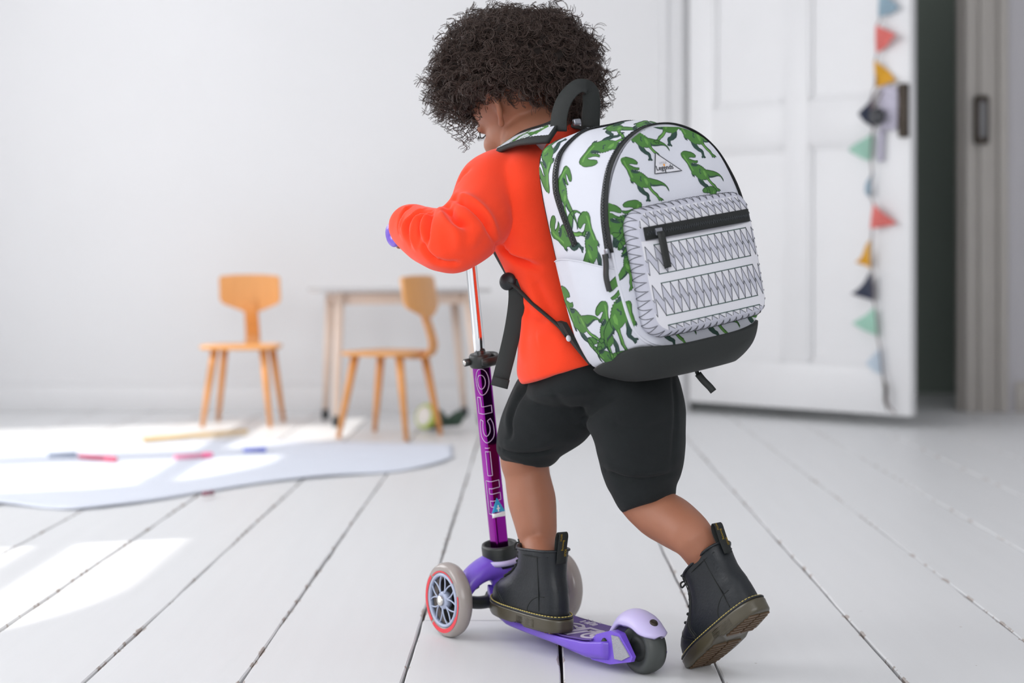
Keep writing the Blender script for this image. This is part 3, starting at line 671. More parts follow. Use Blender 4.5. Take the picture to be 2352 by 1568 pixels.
# clamp with lever and screw
V, F = lathe([(.0085, -.011), (.0165, -.011), (.0185, -.008), (.0185, .008), (.0165, .011), (.0085, .011)], 32); cl = sp('clamp', onc(V+np.array([0, 0, ZC1+.004])), F, M['blackpl'])
pth = catmull(np.array([(.020, .012, .004), (.026, -.006, .002), (.018, -.022, .0), (.0, -.026, .0), (-.012, -.022, .001)]), 18)
V, F = tube(pth+np.array([0, 0, ZC1+.004]), np.interp(np.linspace(0, 1, 18), [0, .2, .8, 1], [.006, .008, .0075, .005]), 14, up=(0, 0, 1), ry=.0045); put('clamp_lever', onc(V), F, M['blackpl'], cl)
V, F = tube(np.array([(-.014, .006, 0), (-.027, .006, 0)])+np.array([0, 0, ZC1+.004]), .0062, 14); put('clamp_boss', onc(V), F, M['blackpl'], cl)
V, F = tube(np.array([(-.025, .006, 0), (-.0285, .006, 0)])+np.array([0, 0, ZC1+.004]), .0042, 14); put('clamp_screw', onc(V), F, M['steel'], cl)
# outlined lettering wrapped round the lower column; u up the column, v across (0 = the edge between left and rear faces)
def colsurf(u, v):
    u = u+.013; r = .0035; s = HW+.0004
    if v < -r: return onc([[-s, -s-v+0*r, u]])[0]
    if v > r: return onc([[-s+v, -s, u]])[0]
    t = (v+r)/(2*r)*PI/2; c = s-r*1.1
    return onc([[-c-r*1.1*math.cos(t), -c-r*1.1*math.sin(t), u]])[0]
mb = MB()
def cstroke(pts, closed=False, r=.00055, smooth=False):
    pts = np.array(pts, float)
    if closed: pts = np.r_[pts, pts[:1]]
    q = catmull(pts, 8*len(pts)) if smooth else np.concatenate([np.linspace(a, b, 9)[:-1] for a, b in zip(pts[:-1], pts[1:])]+[pts[-1:]])
    mb.add(*tube(np.array([colsurf(*p) for p in q]), r, 5))
def cring(u, v, a, b): cstroke(rr(u, v, a, b, 16), True, smooth=True)
va, vb = -.0135, .0165                                           # letter top (left) and foot (right)
def H(f): return va+(vb-va)*f
cring(.288, .002, .0215, .0145); cring(.288, .001, .0115, .0085)                                            # o
cstroke([(.235, H(1)), (.247, H(1)), (.247, H(.35)), (.262, H(.30)), (.262, H(0)), (.235, H(0))], True)      # r
cstroke([(.225, H(.1)), (.214, H(0)), (.195, H(.05)), (.187, H(.5)), (.195, H(.95)), (.214, H(1)), (.226, H(.85))], smooth=True)
cstroke([(.223, H(.35)), (.213, H(.25)), (.203, H(.3)), (.198, H(.5)), (.203, H(.72)), (.213, H(.76)), (.223, H(.65))], smooth=True)
cstroke([(.225, H(.1)), (.223, H(.35))]); cstroke([(.226, H(.85)), (.223, H(.65))])                         # c
cstroke([(.132, H(.62)), (.132, H(.25)), (.172, H(.25)), (.172, H(.62))], True); cstroke([(.178, H(.25)), (.178, H(.62))])   # i
cstroke([(.066, H(0)), (.122, H(0)), (.122, H(1)), (.110, H(1)), (.110, H(.25)), (.101, H(.25)), (.101, H(1)), (.089, H(1)), (.089, H(.25)), (.079, H(.25)), (.079, H(1)), (.066, H(1))], True)   # m
mb.put('column_lettering', M['print'], col)
mb = MB()
tri = [(.092, .007), (.066, -.006), (.066, .0225), (.0915, .0085)]
V2, T, mi = printed([(.094, .0085), (.068, -.005), (.060, -.005), (.060, .0215), (.068, .0215)], [([(.068, -.005), (.060, -.005), (.060, .0215), (.068, .0215)], 1), ([(.0745, .0065), (.0745, .0085), (.070, .0085), (.070, .0105), (.0745, .0105), (.0745, .0125), (.0765, .0125), (.0765, .0105), (.081, .0105), (.081, .0085), (.0765, .0085), (.0765, .0065)], 1)], .003)
c = onc([[0, 0, .07]])[0]; V = np.array([colsurf(*p) for p in V2]); nn = np.array([p-onc([[0, 0, u[0]+.013]])[0] for p, u in zip(V, V2)]); mb.add(V+nrm(nn)*.0007, T, mi); mb.put('triangle_sticker', [M['sky'], M['white']], col, label='sky blue triangle sticker with a white cross')
# T handlebar with ribbed grips
T0 = cp(0, 0, TB)
mb = MB(); mb.add(*tube([T0-CX*.130, T0, T0+CX*.130], .009, 20)); mb.add(*tube([T0-CA*.018, T0+CA*.010], .014, 24)); mb.put('handlebar', M['blackpl'], scoot)
for sx in (-1, 1):
    pr = []
    n = 40
    for i in range(n): f = i/(n-1); pr.append((.0135+.0014*(1 if i % 2 else -1)*(.1 < f < .97)+.0015*(f > .9), .034+.104*f))
    pr = [(0, .034), (.017, .034)]+pr+[(.0185, .1395), (.0185, .1445), (.0165, .147), (.003, .1476), (.0022, .1465), (0, .1465)]
    V, F = lathe(pr, 30, 0); V = V*np.array([sx*.955, 1.04, 1.04]); sp('grip', V@CRm.T+T0, F, M['violet'])
# front wheels
def front_wheel(sx, z0):
    c = np.array([sx*.1085, WB, .060])
    prof = [(.0425, -.011), (.047, -.0125), (.053, -.0125), (.0575, -.009), (.0597, -.004), (.06, 0), (.0597, .004), (.0575, .009), (.053, .0125), (.047, .0125), (.0425, .011)]
    V, F = lathe(prof, 72, 0); V, F = loft(V[:-2].reshape(len(prof), 72, 3), False, True)
    whl = sp('front_wheel', V+c, F, M['pu'])
    o = sx*.0105
    V, F = loft([np.c_[np.full(64, x), r*np.cos(a_ := np.linspace(0, 2*PI, 64, endpoint=False)), r*np.sin(a_)] for x, r in ((sx*.0055, .0385), (sx*.0125, .0385), (sx*.0135, .0400), (sx*.0135, .0420), (sx*.0125, .0435), (sx*.0055, .0435))], False, True); put('rim_ring', V+c, F, M['spoke'], whl)
    V, F = lathe([(0, -.010), (.0395, -.010), (.0395, -.004*1), (0, -.004)], 48, 0); put('wheel_back', V*np.array([sx, 1, 1])*np.array([1, 1, 1])+c, F, M['hubdark'], whl)
    mb = MB()
    for k in range(7):
        a = k/7*2*PI+z0
        for sg in (-1, 1):
            p = []
            for f in np.linspace(0, 1, 8):
                r = .0125+.027*f; ang = a+sg*(.05+.36*max(0, f-.18)**1.25+.0)
                p.append((sx*(.0105+.0015*(1-f)), r*math.cos(ang), r*math.sin(ang)))
            mb.add(*tube(np.array(p), .00125, 8, up=(1, 0, 0)))
    V, F = mb.get(); put('spokes', V+c, F, M['spoke'], whl)
    V, F = lathe([(0, .0135), (.011, .0135), (.0135, .0125), (.0145, .010), (.0145, .002), (0, .002)], 32, 0); put('hub', (V*np.array([sx, 1, 1]))+c, F, M['spoke'], whl)
    V, F = lathe([(0, .0185), (.0072, .0185), (.0082, .0175), (.0084, .0120), (0, .012)], 28, 0); put('axle_bolt', (V*np.array([sx, 1, 1]))+c, F, M['steel'], whl)
    mb = MB()
    def arc(a0, a1, r0, r1):
        n = max(4, int(abs(a1-a0)/8)); A = np.radians(np.linspace(a0, a1, n)); xs = sx*(.0131)
        V = np.r_[np.c_[np.full(n, xs), r0*np.cos(A), r0*np.sin(A)], np.c_[np.full(n, sx*.0133), r1*np.cos(A), r1*np.sin(A)]]+c; mb.add(V, [(i, i+1, n+i+1, n+i) for i in range(n-1)])
    for a0, a1, r0, r1 in ((50, 135, .0450, .0475), (-50, 45, .0450, .0510), (165, 205, .0475, .0515), (205, 305, .0455, .0520)): arc(a0, a1, r0, r1)
    put('wheel_print', *mb.get(), M['redprint'], whl, smooth=False, recalc=False)
    return whl
for sx in (-1, 1):
    front_wheel(sx, .2)
    pth = np.array([(sx*.060, WB, .082), (sx*.080, WB, .074), (sx*.094, WB, .060)])
    V, F = tube(catmull(pth, 10), .010, 14, ry=.016, up=(0, 0, 1)); sp('axle_arm', V, F, M['blackpl'])
    V, F = tube(catmull(np.array([(sx*.02, WB, .050), (sx*.055, WB-.004, .050), (sx*.095, WB, .058)]), 12), [.013, .012, .011, .0105]+[.0105]*8, 16, ry=.014, up=(0, 0, 1)); sp('axle_beam', V, F, M['blackpl'])
V, F = tube([(-.03, WB, .052), (.03, WB, .052)], .015, 16); sp('axle_block', V, F, M['blackpl'])
# ------------------------------------------------------------------ the child
M['skin'] = mat('warm_brown_skin', (160, 107, 83), .52, vary=.07, vscale=18, bump=.06, bscale=500, sss=.12, spec=.4)
M['fleece'] = mat('orange_red_fleece', (255, 72, 40), .95, vary=.03, vscale=30, bump=.22, bscale=900, sheen=.5, spec=.15)
M['jersey'] = mat('washed_black_jersey', (31, 34, 35), .92, vary=.10, vscale=60, bump=.25, bscale=900, sheen=.12, spec=.2)
M['hair'] = mat('dark_brown_hair', (68, 54, 48), .48, vary=.25, vscale=60, spec=.35)
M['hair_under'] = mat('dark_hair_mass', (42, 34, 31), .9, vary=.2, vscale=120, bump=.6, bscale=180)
M['lash'] = mat('dark_lashes', (30, 24, 22), .7)
M['nail'] = mat('nails', (196, 146, 122), .3)
PEL = np.array([.118, 2.70, .43]); C7 = np.array([.030, 2.745, .800])
kid = thing('person', 'child with curly dark hair in orange sweatshirt, black shorts and boots riding the scooter', 'person', (.14, 2.70, 0))
def kp(nm, V, F, m, par=None, **k): return put(nm, V, F, m, par or kid, world=True, **k)
def s2w(v): v = np.asarray(v, float); return S0+RTv*v[..., 0:1]+HDv*v[..., 1:2]+np.array([0, 0, 1.])*v[..., 2:3]
TR = rot(36, 12, 9)
# --- boots (own frame: x right, y towards the heel, z up), used for both feet
def outline(yf, yb, w, n=56, heel=.82, asym=0.):
    a = np.linspace(0, 2*PI, n, endpoint=False); c, s = np.cos(a), np.sin(a); yc, hl = (yf+yb)/2, (yb-yf)/2
    y = yc-hl*np.sign(c)*np.abs(c)**.82; t = (y-yf)/(yb-yf)
    ww = w*np.interp(t, [0, .2, .35, .6, .85, 1], [.93, 1.0, 1.0, .90, heel, heel])
    x = ww*np.sign(s)*np.abs(s)**.72+asym*.006*np.exp(-((t-.3)/.25)**2)
    return np.c_[x, y]
M['boot'] = mat('black_leather', (24, 28, 32), .42, vary=.10, vscale=30, bump=.18, bscale=260, spec=.4)
M['boot_dark'] = mat('black_webbing', (28, 31, 30), .85, bump=.4, bscale=900)
M['sole'] = mat('smoky_olive_rubber_sole', (70, 64, 48), .38, vary=.18, vscale=40, coat=.25)
M['tread'] = mat('worn_brown_sole_underside', (98, 78, 58), .6, vary=.3, vscale=50, bump=.3, bscale=200)
M['stitch'] = mat('yellow_thread', (206, 186, 104), .8)
M['lace'] = mat('black_laces', (34, 36, 36), .85, bump=.4, bscale=900)
M['yellow'] = mat('yellow_woven_lettering', (206, 172, 44), .8)
def boot(R, org, scl, mirror, lab, zipper):
    sgn = -1 if mirror else 1
    def X(V): V = np.array(V, float).copy(); V[..., 0] *= sgn; return (V*np.array(scl))@R.T+np.array(org)
    mb = MB()
    lev = [(.018, -.097, .083, .0345), (.026, -.099, .0835, .0352), (.034, -.099, .0835, .0352), (.043, -.096, .083, .0348), (.051, -.089, .0825, .0338), (.058, -.078, .0815, .0325), (.064, -.065, .0805, .031), (.071, -.051, .079, .0298),
           (.080, -.0375, .0765, .0288), (.091, -.026, .0745, .0286), (.104, -.0195, .074, .0298), (.116, -.0175, .075, .0312), (.1235, -.018, .076, .0322), (.126, -.0175, .0757, .0322), (.1265, -.016, .0745, .0308), (.122, -.0145, .073, .0295), (.100, -.015, .071, .0265), (.07, -.02, .07, .024)]
    R_ = []
    for z, yf, yb, w_ in lev:
        o = outline(yf, yb, w_, heel=.86 if z < .06 else .92); zz = np.full(len(o), z)
        if z > .1: zz = zz+.010*np.clip((o[:, 1]-.02)/.06, -1, 1)*np.clip((z-.1)/.02, 0, 1)*.4-.004*np.clip((-o[:, 1]+.0)/.02, 0, 1)*np.clip((z-.1)/.02, 0, 1)*-1.2
        R_.append(np.c_[o, zz])
    V, F = loft(R_, cap=False); mb.add(V, F)
    V, F = mb.get()
    # creases at the ankle and the stitched seams pressed into the leather
    N = vnormals(V, F)
    b = kp('boot', X(V), F, M['boot'], label=lab); k = lambda nm, V, F, m, **q: kp(nm, X(V), F, m, b, **q)
    # seam lines: quarter / vamp / heel counter / collar piping
    mbs = MB()
    def onboot(y, z, side):
        zs = [l[0] for l in lev[:13]]; yf = np.interp(z, zs, [l[1] for l in lev[:13]]); yb = np.interp(z, zs, [l[2] for l in lev[:13]]); w_ = np.interp(z, zs, [l[3] for l in lev[:13]])
        o = outline(yf, yb, w_, 200, heel=.86 if z < .06 else .92); o = o[o[:, 0]*side > 0]; i = np.argmin(np.abs(o[:, 1]-y)); return np.array([o[i, 0], o[i, 1], z])
    for side in (-1, 1):
        for pts in ([(-.026, .090), (-.046, .074), (-.062, .062), (-.056, .046), (-.035, .030), (-.028, .022)], [(-.034, .080), (-.060, .066), (-.067, .058), (-.060, .044), (-.040, .028), (-.034, .021)],
                    [(.030, .020), (.031, .032), (.038, .044), (.050, .052), (.064, .054)], [(.052, .118), (.050, .09), (.053, .06), (.056, .03)], [(-.012, .117), (.02, .1155), (.05, .1165), (.07, .118)]):
            p = catmull([onboot(y, z, side) for y, z in pts], 22); mbs.add(*tube(p, .0008, 5))
    k('seam', *mbs.get(), M['boot_dark'], kind='stuff')
    a = outline(-.0185, .0765, .0326, heel=.92); zz = .1245+.004*np.clip((a[:, 1]-.02)/.06, -1, 1)+.0048*np.clip(-a[:, 1]/.02, 0, 1)
    V, F = tube(np.c_[a, zz], .0022, 8, closed=True); k('collar_binding', V[:len(a)*8], [f for f in F if max(f) < len(a)*8], M['boot'])
    # sole: welt, side wall with grooves under the arch and heel, underside
    so_ = outline(-.105, .092, .0392, 72, heel=.86); sw = outline(-.1015, .0885, .0372, 72, heel=.86)
    t = (so_[:, 1]+.105)/.197; zb = np.where((t > .56) & (t < .63), .0055, np.where(t >= .63, .0, .0015)); toe = .008*np.clip((.16-t)/.16, 0, 1)**1.6; zb = zb+toe
    rings = []
    for f, o_, dz in ((0, .90, 0), (0, .975, 0), (.12, 1, 0), (.35, 1.0, 0), (.6, 1.0, 0), (.8, 1.005, 0), (.9, 1.0, 0), (1., .985, 0), (1.0, .90, 0)):
        z = zb*(1-f)+(.0215+toe*.45)*f; rings.append(np.c_[so_*o_, z])
    V, F = loft(rings); s_ = k('sole', V, F, M['sole'])
    mbg = MB()
    for q in range(7):
        for side in (-1, 1):
            for part_ in ((.58, .78),):
                pts = []
                for tt in np.linspace(*part_, 9):
                    o = so_[so_[:, 0]*side > 0]; i = np.argmin(np.abs((o[:, 1]+.105)/.197-tt)); pts.append((o[i, 0]*1.004, o[i, 1], .0045+q*.0019))
                mbg.add(*tube(np.array(pts), .00055, 4))
    kp('groove', X(mbg.get()[0]), mbg.get()[1], M['sole'], b, kind='stuff')
    V, F = loft([np.c_[sw*.97, np.full(72, .0225)+toe*.45], np.c_[sw*1.035, np.full(72, .0215)+toe*.45], np.c_[sw*1.045, np.full(72, .0232)+toe*.45], np.c_[sw*1.03, np.full(72, .0248)+toe*.45], np.c_[sw*.9, np.full(72, .0252)+toe*.45]]); k('welt', V, F, M['boot'])
    # yellow welt stitches
    mbt = MB(); c = np.r_[sw*1.012, sw[:1]*1.012]; L_ = np.r_[0, np.cumsum(np.linalg.norm(np.diff(c, axis=0), axis=1))]
    tz = np.r_[toe, toe[:1]]*.45
    for d in np.arange(.0, L_[-1], .0056):
        q = [np.array([np.interp(d+e, L_, c[:, 0]), np.interp(d+e, L_, c[:, 1]), .0254+np.interp(d+e, L_, tz)]) for e in (0, .0019, .0038)]; mbt.add(*tube(np.array(q), .0008, 5))
    V, F = mbt.get(); k('welt_stitching', V, F, M['stitch'], kind='stuff')
    # tread bars underneath
    mbt = MB(); bot = outline(-.105, .092, .0392, 72, heel=.86)
    for y0, y1, st, zz in ((-.088, -.010, .0085, .0012), (.025, .082, .0085, -.0003)):
        for y in np.arange(y0, y1, st):
            wd = np.interp((y+.105)/.197, [0, .1, .25, .6, .9, 1], [.012, .026, .032, .029, .024, .012])
            tt = (y+.105)/.197; zq = zz+.008*max(0, (.16-tt)/.16)**1.6
            for xs in (-.5, .5): mbt.add(*box((xs*wd, y, zq), (wd*.86, .0048, .0032)))
    V, F = mbt.get(); k('tread', V, F, M['tread'], smooth=False, kind='stuff')
    # tongue and laces
    zl = np.linspace(.067, .121, 8); yl = np.interp(zl, [l[0] for l in lev[:13]], [l[1] for l in lev[:13]])
    V, F = tube(catmull([(0, y-.001, z) for y, z in zip(yl, zl)]+[(0, -.024, .133)], 22), .0035, 12, up=(0, -.7, .7), ry=.014); k('tongue', V, F, M['boot_dark'])
    mbl = MB()
    for i, (y, z) in enumerate(zip(yl, zl)):
        for sd_ in (-1, 1):
            if i < 7:
                p = [(sd_*.0165, y+.004, z), (sd_*.010, y-.0035, z+.001), (0, (y+yl[i+1])/2-.0065, (z+zl[i+1])/2+.0015), (-sd_*.010, yl[i+1]-.0035, zl[i+1]+.001), (-sd_*.0165, yl[i+1]+.004, zl[i+1])]
                mbl.add(*tube(catmull(p, 14), .0017, 6))
            mbl.add(*ell((sd_*.0172, y+.003, z), (.0026, .0026, .0026), None, 6, 8))
    if not zipper or True:
        for sd_ in (-1, 1):
            p = [(0, yl[-1]-.006, zl[-1]+.002), (sd_*.010, yl[-1]-.016, zl[-1]+.004), (sd_*.016, yl[-1]-.012, zl[-1]-.006), (sd_*.005, yl[-1]-.008, zl[-1])]; mbl.add(*tube(catmull(p, 16), .0015, 6))
    V, F = mbl.get(); k('laces', V, F, M['lace'])
    if zipper:
        mbz = MB(); p = catmull([onboot(y, z, -1) for y, z in ((-.006, .122), (-.012, .1), (-.022, .075), (-.035, .052), (-.030, .030))], 24)
        mbz.add(*tube(p, .0016, 6)); mbz.add(*tube(p+np.array([0, .004, 0]), .0008, 5)); mbz.add(*tube(p-np.array([0, .004, 0]), .0008, 5)); V, F = mbz.get(); k('zip', V, F, M['lace'])
    # woven pull loop
    pth = catmull([(0, .0775, .108), (0, .0795, .125), (0, .0830, .143), (0, .0850, .1545), (0, .0815, .1585), (0, .0765, .1535), (0, .0735, .140), (0, .0725, .120)], 30)
    V, F = tube(pth, .0009, 8, up=(1, 0, 0), ry=.0009) if False else ribbon(pth, nrm(np.cross(np.gradient(pth, axis=0), np.array([1., 0, 0]))), .0165, .0012); tab = k('pull_loop', V, F, M['boot_dark'])
    mbt = MB()
    for s_, yy, sz, zc in (('WITH', .0, .0052, .1515), ('Bouncing', .0, .0060, .1385), ('SOLES', 0, .0052, .1260)):
        V, F = text_geo(s_, sz*(.92 if s_ == 'Bouncing' else 1), .0001)
        # lettering runs down the outer face of the loop
        if s_ == 'Bouncing': W_ = np.c_[(V[:, 1]), np.zeros(len(V)), zc-.0*V[:, 0]-V[:, 0]*.85]
        else: W_ = np.c_[V[:, 1]+(.0052 if s_ == 'WITH' else -.0052)*-1*(1 if s_ == 'WITH' else 1), np.zeros(len(V)), (zc+.0)-V[:, 0]*.85]
        W_[:, 1] = np.interp(W_[:, 2], [.108, .125, .143, .1545], [.0775, .0795, .0830, .0850])+.0021; W_[:, 0] *= -sgn*-1
        mbt.add(W_, F)
    V, F = mbt.get(); put('loop_lettering', X(V)-np.array(kid.location), F, M['yellow'], b, smooth=False, recalc=False)
    mbt = MB(); e = np.array([(0.0066*math.sin(t_), .1395+.0125*math.cos(t_)) for t_ in np.linspace(0, 2*PI, 24, endpoint=False)])
    yi = lambda z: np.interp(z, [.120, .140, .1535], [.0725, .0735, .0765])-.0016
    for q in range(24): pass
    V = np.r_[np.c_[e[:, 0], yi(e[:, 1]), e[:, 1]], [[0, yi(.1395), .1395]]]; mbt.add(V, [(q, (q+1) % 24, 24) for q in range(24)])
    V, F = mbt.get(); k('loop_patch', V, F, M['yellow'], smooth=False)
    return b
BSC = (.99, 1.10, .96)
BR = rot(33.5, 37.2, 4); boot(BR, (.3203, 2.5451, .0540), (.938, 1.046, .925), False, 'right boot tilted up on its toe, sole showing', True)
LBO = S0+HDv*.238-RTv*.036+np.array([0, 0, .0395]); boot(rot(29, 0, 0), LBO, BSC, True, 'left boot flat on the scooter deck', False)

# --- body: one continuous skin
mb = MB()
hip_l, hip_r = P(1305, 880, 2.735), P(1440, 880, 2.66)
def limb(pts, r, n=30, m=20): mb.add(*tube(catmull(np.array(pts), n), np.interp(np.linspace(0, 1, n), np.linspace(0, 1, len(r)), r), m))
la = LBO+rot(29, 0, 0)@(np.array([0, .028, .05])); ra = np.array([.3203, 2.5451, .054])+BR@np.array([0, .030, .06])
rtop = np.array([.3203, 2.5451, .054])+BR@np.array([0, .028, .118])
limb([hip_l, P(1250, 960, 2.765), P(1208, 1040, 2.795), P(1211, 1090, 2.80), P(1222, 1150, 2.79), P(1231, 1205, 2.775), P(1237, 1250, 2.765), LBO+rot(29, 0, 0)@np.array([0, .028, .095]), la], [.050, .048, .042, .0365, .0395, .034, .0295, .024, .018])
limb([hip_r, P(1462, 1000, 2.665), P(1465, 1110, 2.665), P(1505, 1172, 2.645), P(1548, 1200, 2.615), P(1592, 1236, 2.575), rtop, ra], [.052, .050, .043, .039, .0385, .033, .0262, .017])
mb.add(*ell(PEL+[0, 0, .01], (.075, .06, .060)));
limb([PEL+[0, 0, .02], PEL*.6+C7*.4, PEL*.25+C7*.75, C7-[0, 0, .05]], [.06, .055, .055, .045])
HC = P(1196, 246, 2.80); HR = rot(50, 30, 8)
def hw_(v): return np.asarray(v, float)@HR.T+HC
limb([C7+[-.008, .012, -.06], C7+[-.010, .014, .0], hw_((0, .03, -.055)), hw_((0, .012, -.01))], [.04, .036, .037, .045], 16)
mb.add(*ell(hw_((0, .008, .030)), (.070, .086, .076), HR)); mb.add(*ell(hw_((0, -.028, -.030)), (.055, .050, .055), HR)); mb.add(*ell(hw_((0, -.055, -.062)), (.026, .024, .022), HR))
mb.add(*ell(hw_((0, -.083, -.022)), (.011, .013, .011), HR, 10, 14)); mb.add(*tube([hw_((0, -.073, .012)), hw_((0, -.080, -.012))], [.007, .008], 10)); mb.add(*ell(hw_((0, -.076, -.0455)), (.016, .009, .0045), HR, 10, 14)); mb.add(*ell(hw_((0, -.075, -.053)), (.014, .009, .005), HR, 10, 14))
for sx in (-1, 1):
    mb.add(*ell(hw_((sx*.034, -.052, -.034)), (.022, .022, .022), HR)); mb.add(*ell(hw_((sx*.028, -.066, .004)), (.014, .010, .009), HR, 10, 14))
    er = HR@np.array(Matrix.Rotation(sx*math.radians(-24), 3, 'Z'))
    ep = np.array([(sx*.067, -.003, .013), (sx*.073, .009, .024), (sx*.080, .022, .018), (sx*.082, .024, -.002), (sx*.077, .013, -.018), (sx*.068, .002, -.026)]); mb.add(*tube(hw_(catmull(ep, 18)), .0056, 8)); mb.add(*ell(hw_((sx*.067, .010, .0)), (.004, .011, .016), er, 10, 14))
    mb.add(*ell(hw_((sx*.070, .002, -.026)), (.006, .007, .008), HR, 8, 10))
T0w = s2w(T0); CXw = RTv*CX[0]+HDv*CX[1]+np.array([0, 0, CX[2]]); CAw = RTv*CA[0]+HDv*CA[1]+np.array([0, 0, CA[2]]); CYw = RTv*CY[0]+HDv*CY[1]+np.array([0, 0, CY[2]])
sh_l, sh_r = P(1122, 425, 2.70), C7+TR[:, 0]*.085+[0, 0, -.035]
el_l, wr_l = P(1045, 550, 2.615), P(948, 522, 2.715)
gl, gr = T0w-CXw*.098, T0w+CXw*.098
wr_r = gr-HDv*.050+np.array([0, 0, .012])-CXw*-.006; el_r = (sh_r+wr_r)/2+RTv*.055+np.array([0, 0, -.045])
wr_l = gl-HDv*.052+np.array([0, 0, .012])
limb([C7-[0, 0, .04], sh_l, (sh_l+el_l)/2, el_l, (el_l+wr_l)/2, wr_l], [.03, .033, .027, .023, .023, .019])
limb([C7-[0, 0, .04], sh_r, (sh_r+el_r)/2, el_r, (el_r+wr_r)/2, wr_r], [.03, .033, .027, .023, .023, .019])
def hand(g, wr, sx):
    palm = g-HDv*.020+CAw*.006
    mb.add(*tube(catmull(np.array([wr, palm-HDv*.010+CAw*.006, palm+CAw*.012+HDv*.004]), 10), [.018]*3+[.017]*4+[.013]*3, 14, up=CXw, ry=None))
    mb.add(*ell(palm+CAw*.006, (.030, .016, .018), np.stack([CXw, CYw, CAw], 1), 12, 16))
    for i, o in enumerate((-.024, -.008, .008, .023)):
        L = (.92, 1.0, .97, .8)[i if sx > 0 else 3-i]; c = g+CXw*o; p = []
        for a in np.radians([150, 105, 55, 5, -45, -95]): r = .0215*(1.05 if a > 1 else 1); p.append(c+(-CYw*-1*-math.cos(a)*-1*-1*r if False else -HDv*(-math.cos(a))*r)*1+CAw*math.sin(a)*r*L)
        p = [palm+CXw*o*.9+CAw*.014]+[c+HDv*math.cos(a)*.0215+CAw*math.sin(a)*.0215*(.95+.05*L) for a in np.radians(np.linspace(115, -95*L, 7))]
        mb.add(*tube(catmull(np.array(p), 20), np.linspace(.0088, .0066, 20), 10))
    th = [wr+CXw*(-sx*.012), palm-CXw*sx*.026-CAw*.006, g-CXw*sx*.036-HDv*.014-CAw*.012, g-CXw*sx*.034+HDv*.006-CAw*.0205]     # thumb under the grip, towards the middle
    th = [wr-CXw*sx*.012*1.0, palm-CXw*sx*.030, g-CXw*sx*.036-HDv*.012-CAw*.016, g-CXw*sx*.030+HDv*.010-CAw*.020]
    mb.add(*tube(catmull(np.array(th), 16), np.linspace(.011, .0075, 16), 10))
hand(gl, wr_l, -1); hand(gr, wr_r, 1)
V, F = remesh(*mb.get(), .0030, 5)
kp('body', V, F, M['skin'])
# closed lids and brows
for sx in (-1, 1):
    mb = MB(); mb.add(*tube(catmull(hw_([(sx*.016, -.0745, -.002), (sx*.024, -.0785, -.006), (sx*.033, -.0755, -.006), (sx*.041, -.066, -.002)]), 14), .0011, 6))
    for f in np.linspace(.1, 1, 9): q = np.array([sx*(.016+.025*f), -.0745-.004*math.sin(f*PI)+.008*max(0, f-.6), -.005]); mb.add(*tube(hw_([q, q+np.array([sx*.002*f, -.005, -.004])]), [.0006, .0002], 5))
    mb.put('eyelashes', M['lash'], kid, world=True, kind='stuff')
for sx in (-1, 1):
    mb = MB(); mb.add(*tube(catmull(hw_([(sx*.012, -.0765, .016), (sx*.026, -.0755, .021), (sx*.044, -.064, .017)]), 14), .002, 6, ry=.0035))
    mb.put('eyebrow', M['lash'], kid, world=True)

# --- sweatshirt
mb = MB()
def tring(c, a, b, n=48, pw=.85, R=TR):
    t = np.linspace(0, 2*PI, n, endpoint=False); return c+np.outer(a*np.sign(np.cos(t))*np.abs(np.cos(t))**pw, R[:, 0])+np.outer(b*np.sign(np.sin(t))*np.abs(np.sin(t))**pw, R[:, 1])
ax = [P(1352, 843, 2.70), P(1345, 815, 2.70), P(1330, 760, 2.705), P(1312, 690, 2.71), P(1290, 600, 2.715), P(1268, 520, 2.72), P(1248, 440, 2.73), P(1232, 385, 2.735), P(1222, 350, 2.74), P(1215, 325, 2.745)]
dim = [(.112, .085), (.114, .088), (.103, .076), (.090, .066), (.092, .068), (.104, .078), (.108, .080), (.092, .068), (.066, .054), (.050, .046)]
axs = catmull(np.array(ax), 40); ds = catmull(np.array(dim), 40)
mb.add(*loft([tring(c, a, b) for c, (a, b) in zip(axs, ds)]))
sl = [P(1200, 425, 2.735), P(1130, 432, 2.70), P(1098, 500, 2.65), P(1048, 548, 2.615), P(1002, 549, 2.640), P(964, 529, 2.685), P(944, 517, 2.705), P(935, 513, 2.718)]
rl = [.062, .054, .052, .050, .047, .041, .036, .031]
mb.add(*tube(catmull(np.array(sl), 60), np.interp(np.linspace(0, 1, 60), np.linspace(0, 1, 8), rl), 32))
wre = wr_r+(wr_r-el_r)*.12
mb.add(*tube(catmull(np.array([C7+[.02, 0, -.05], sh_r, (sh_r+el_r)/2, el_r, (el_r+wr_r)/2, wr_r, wre]), 50), np.interp(np.linspace(0, 1, 50), np.linspace(0, 1, 7), [.06, .054, .050, .048, .043, .036, .031]), 28))
V, F = remesh(*mb.get(), .0025, 11)
N = vnormals(V, F); V = V+N*(.0022*vnoise(V, 38, 3))[:, None]+N*(.0012*vnoise(V, 95, 4))[:, None]
bvh = BVHTree.FromPolygons([tuple(v) for v in V], F)
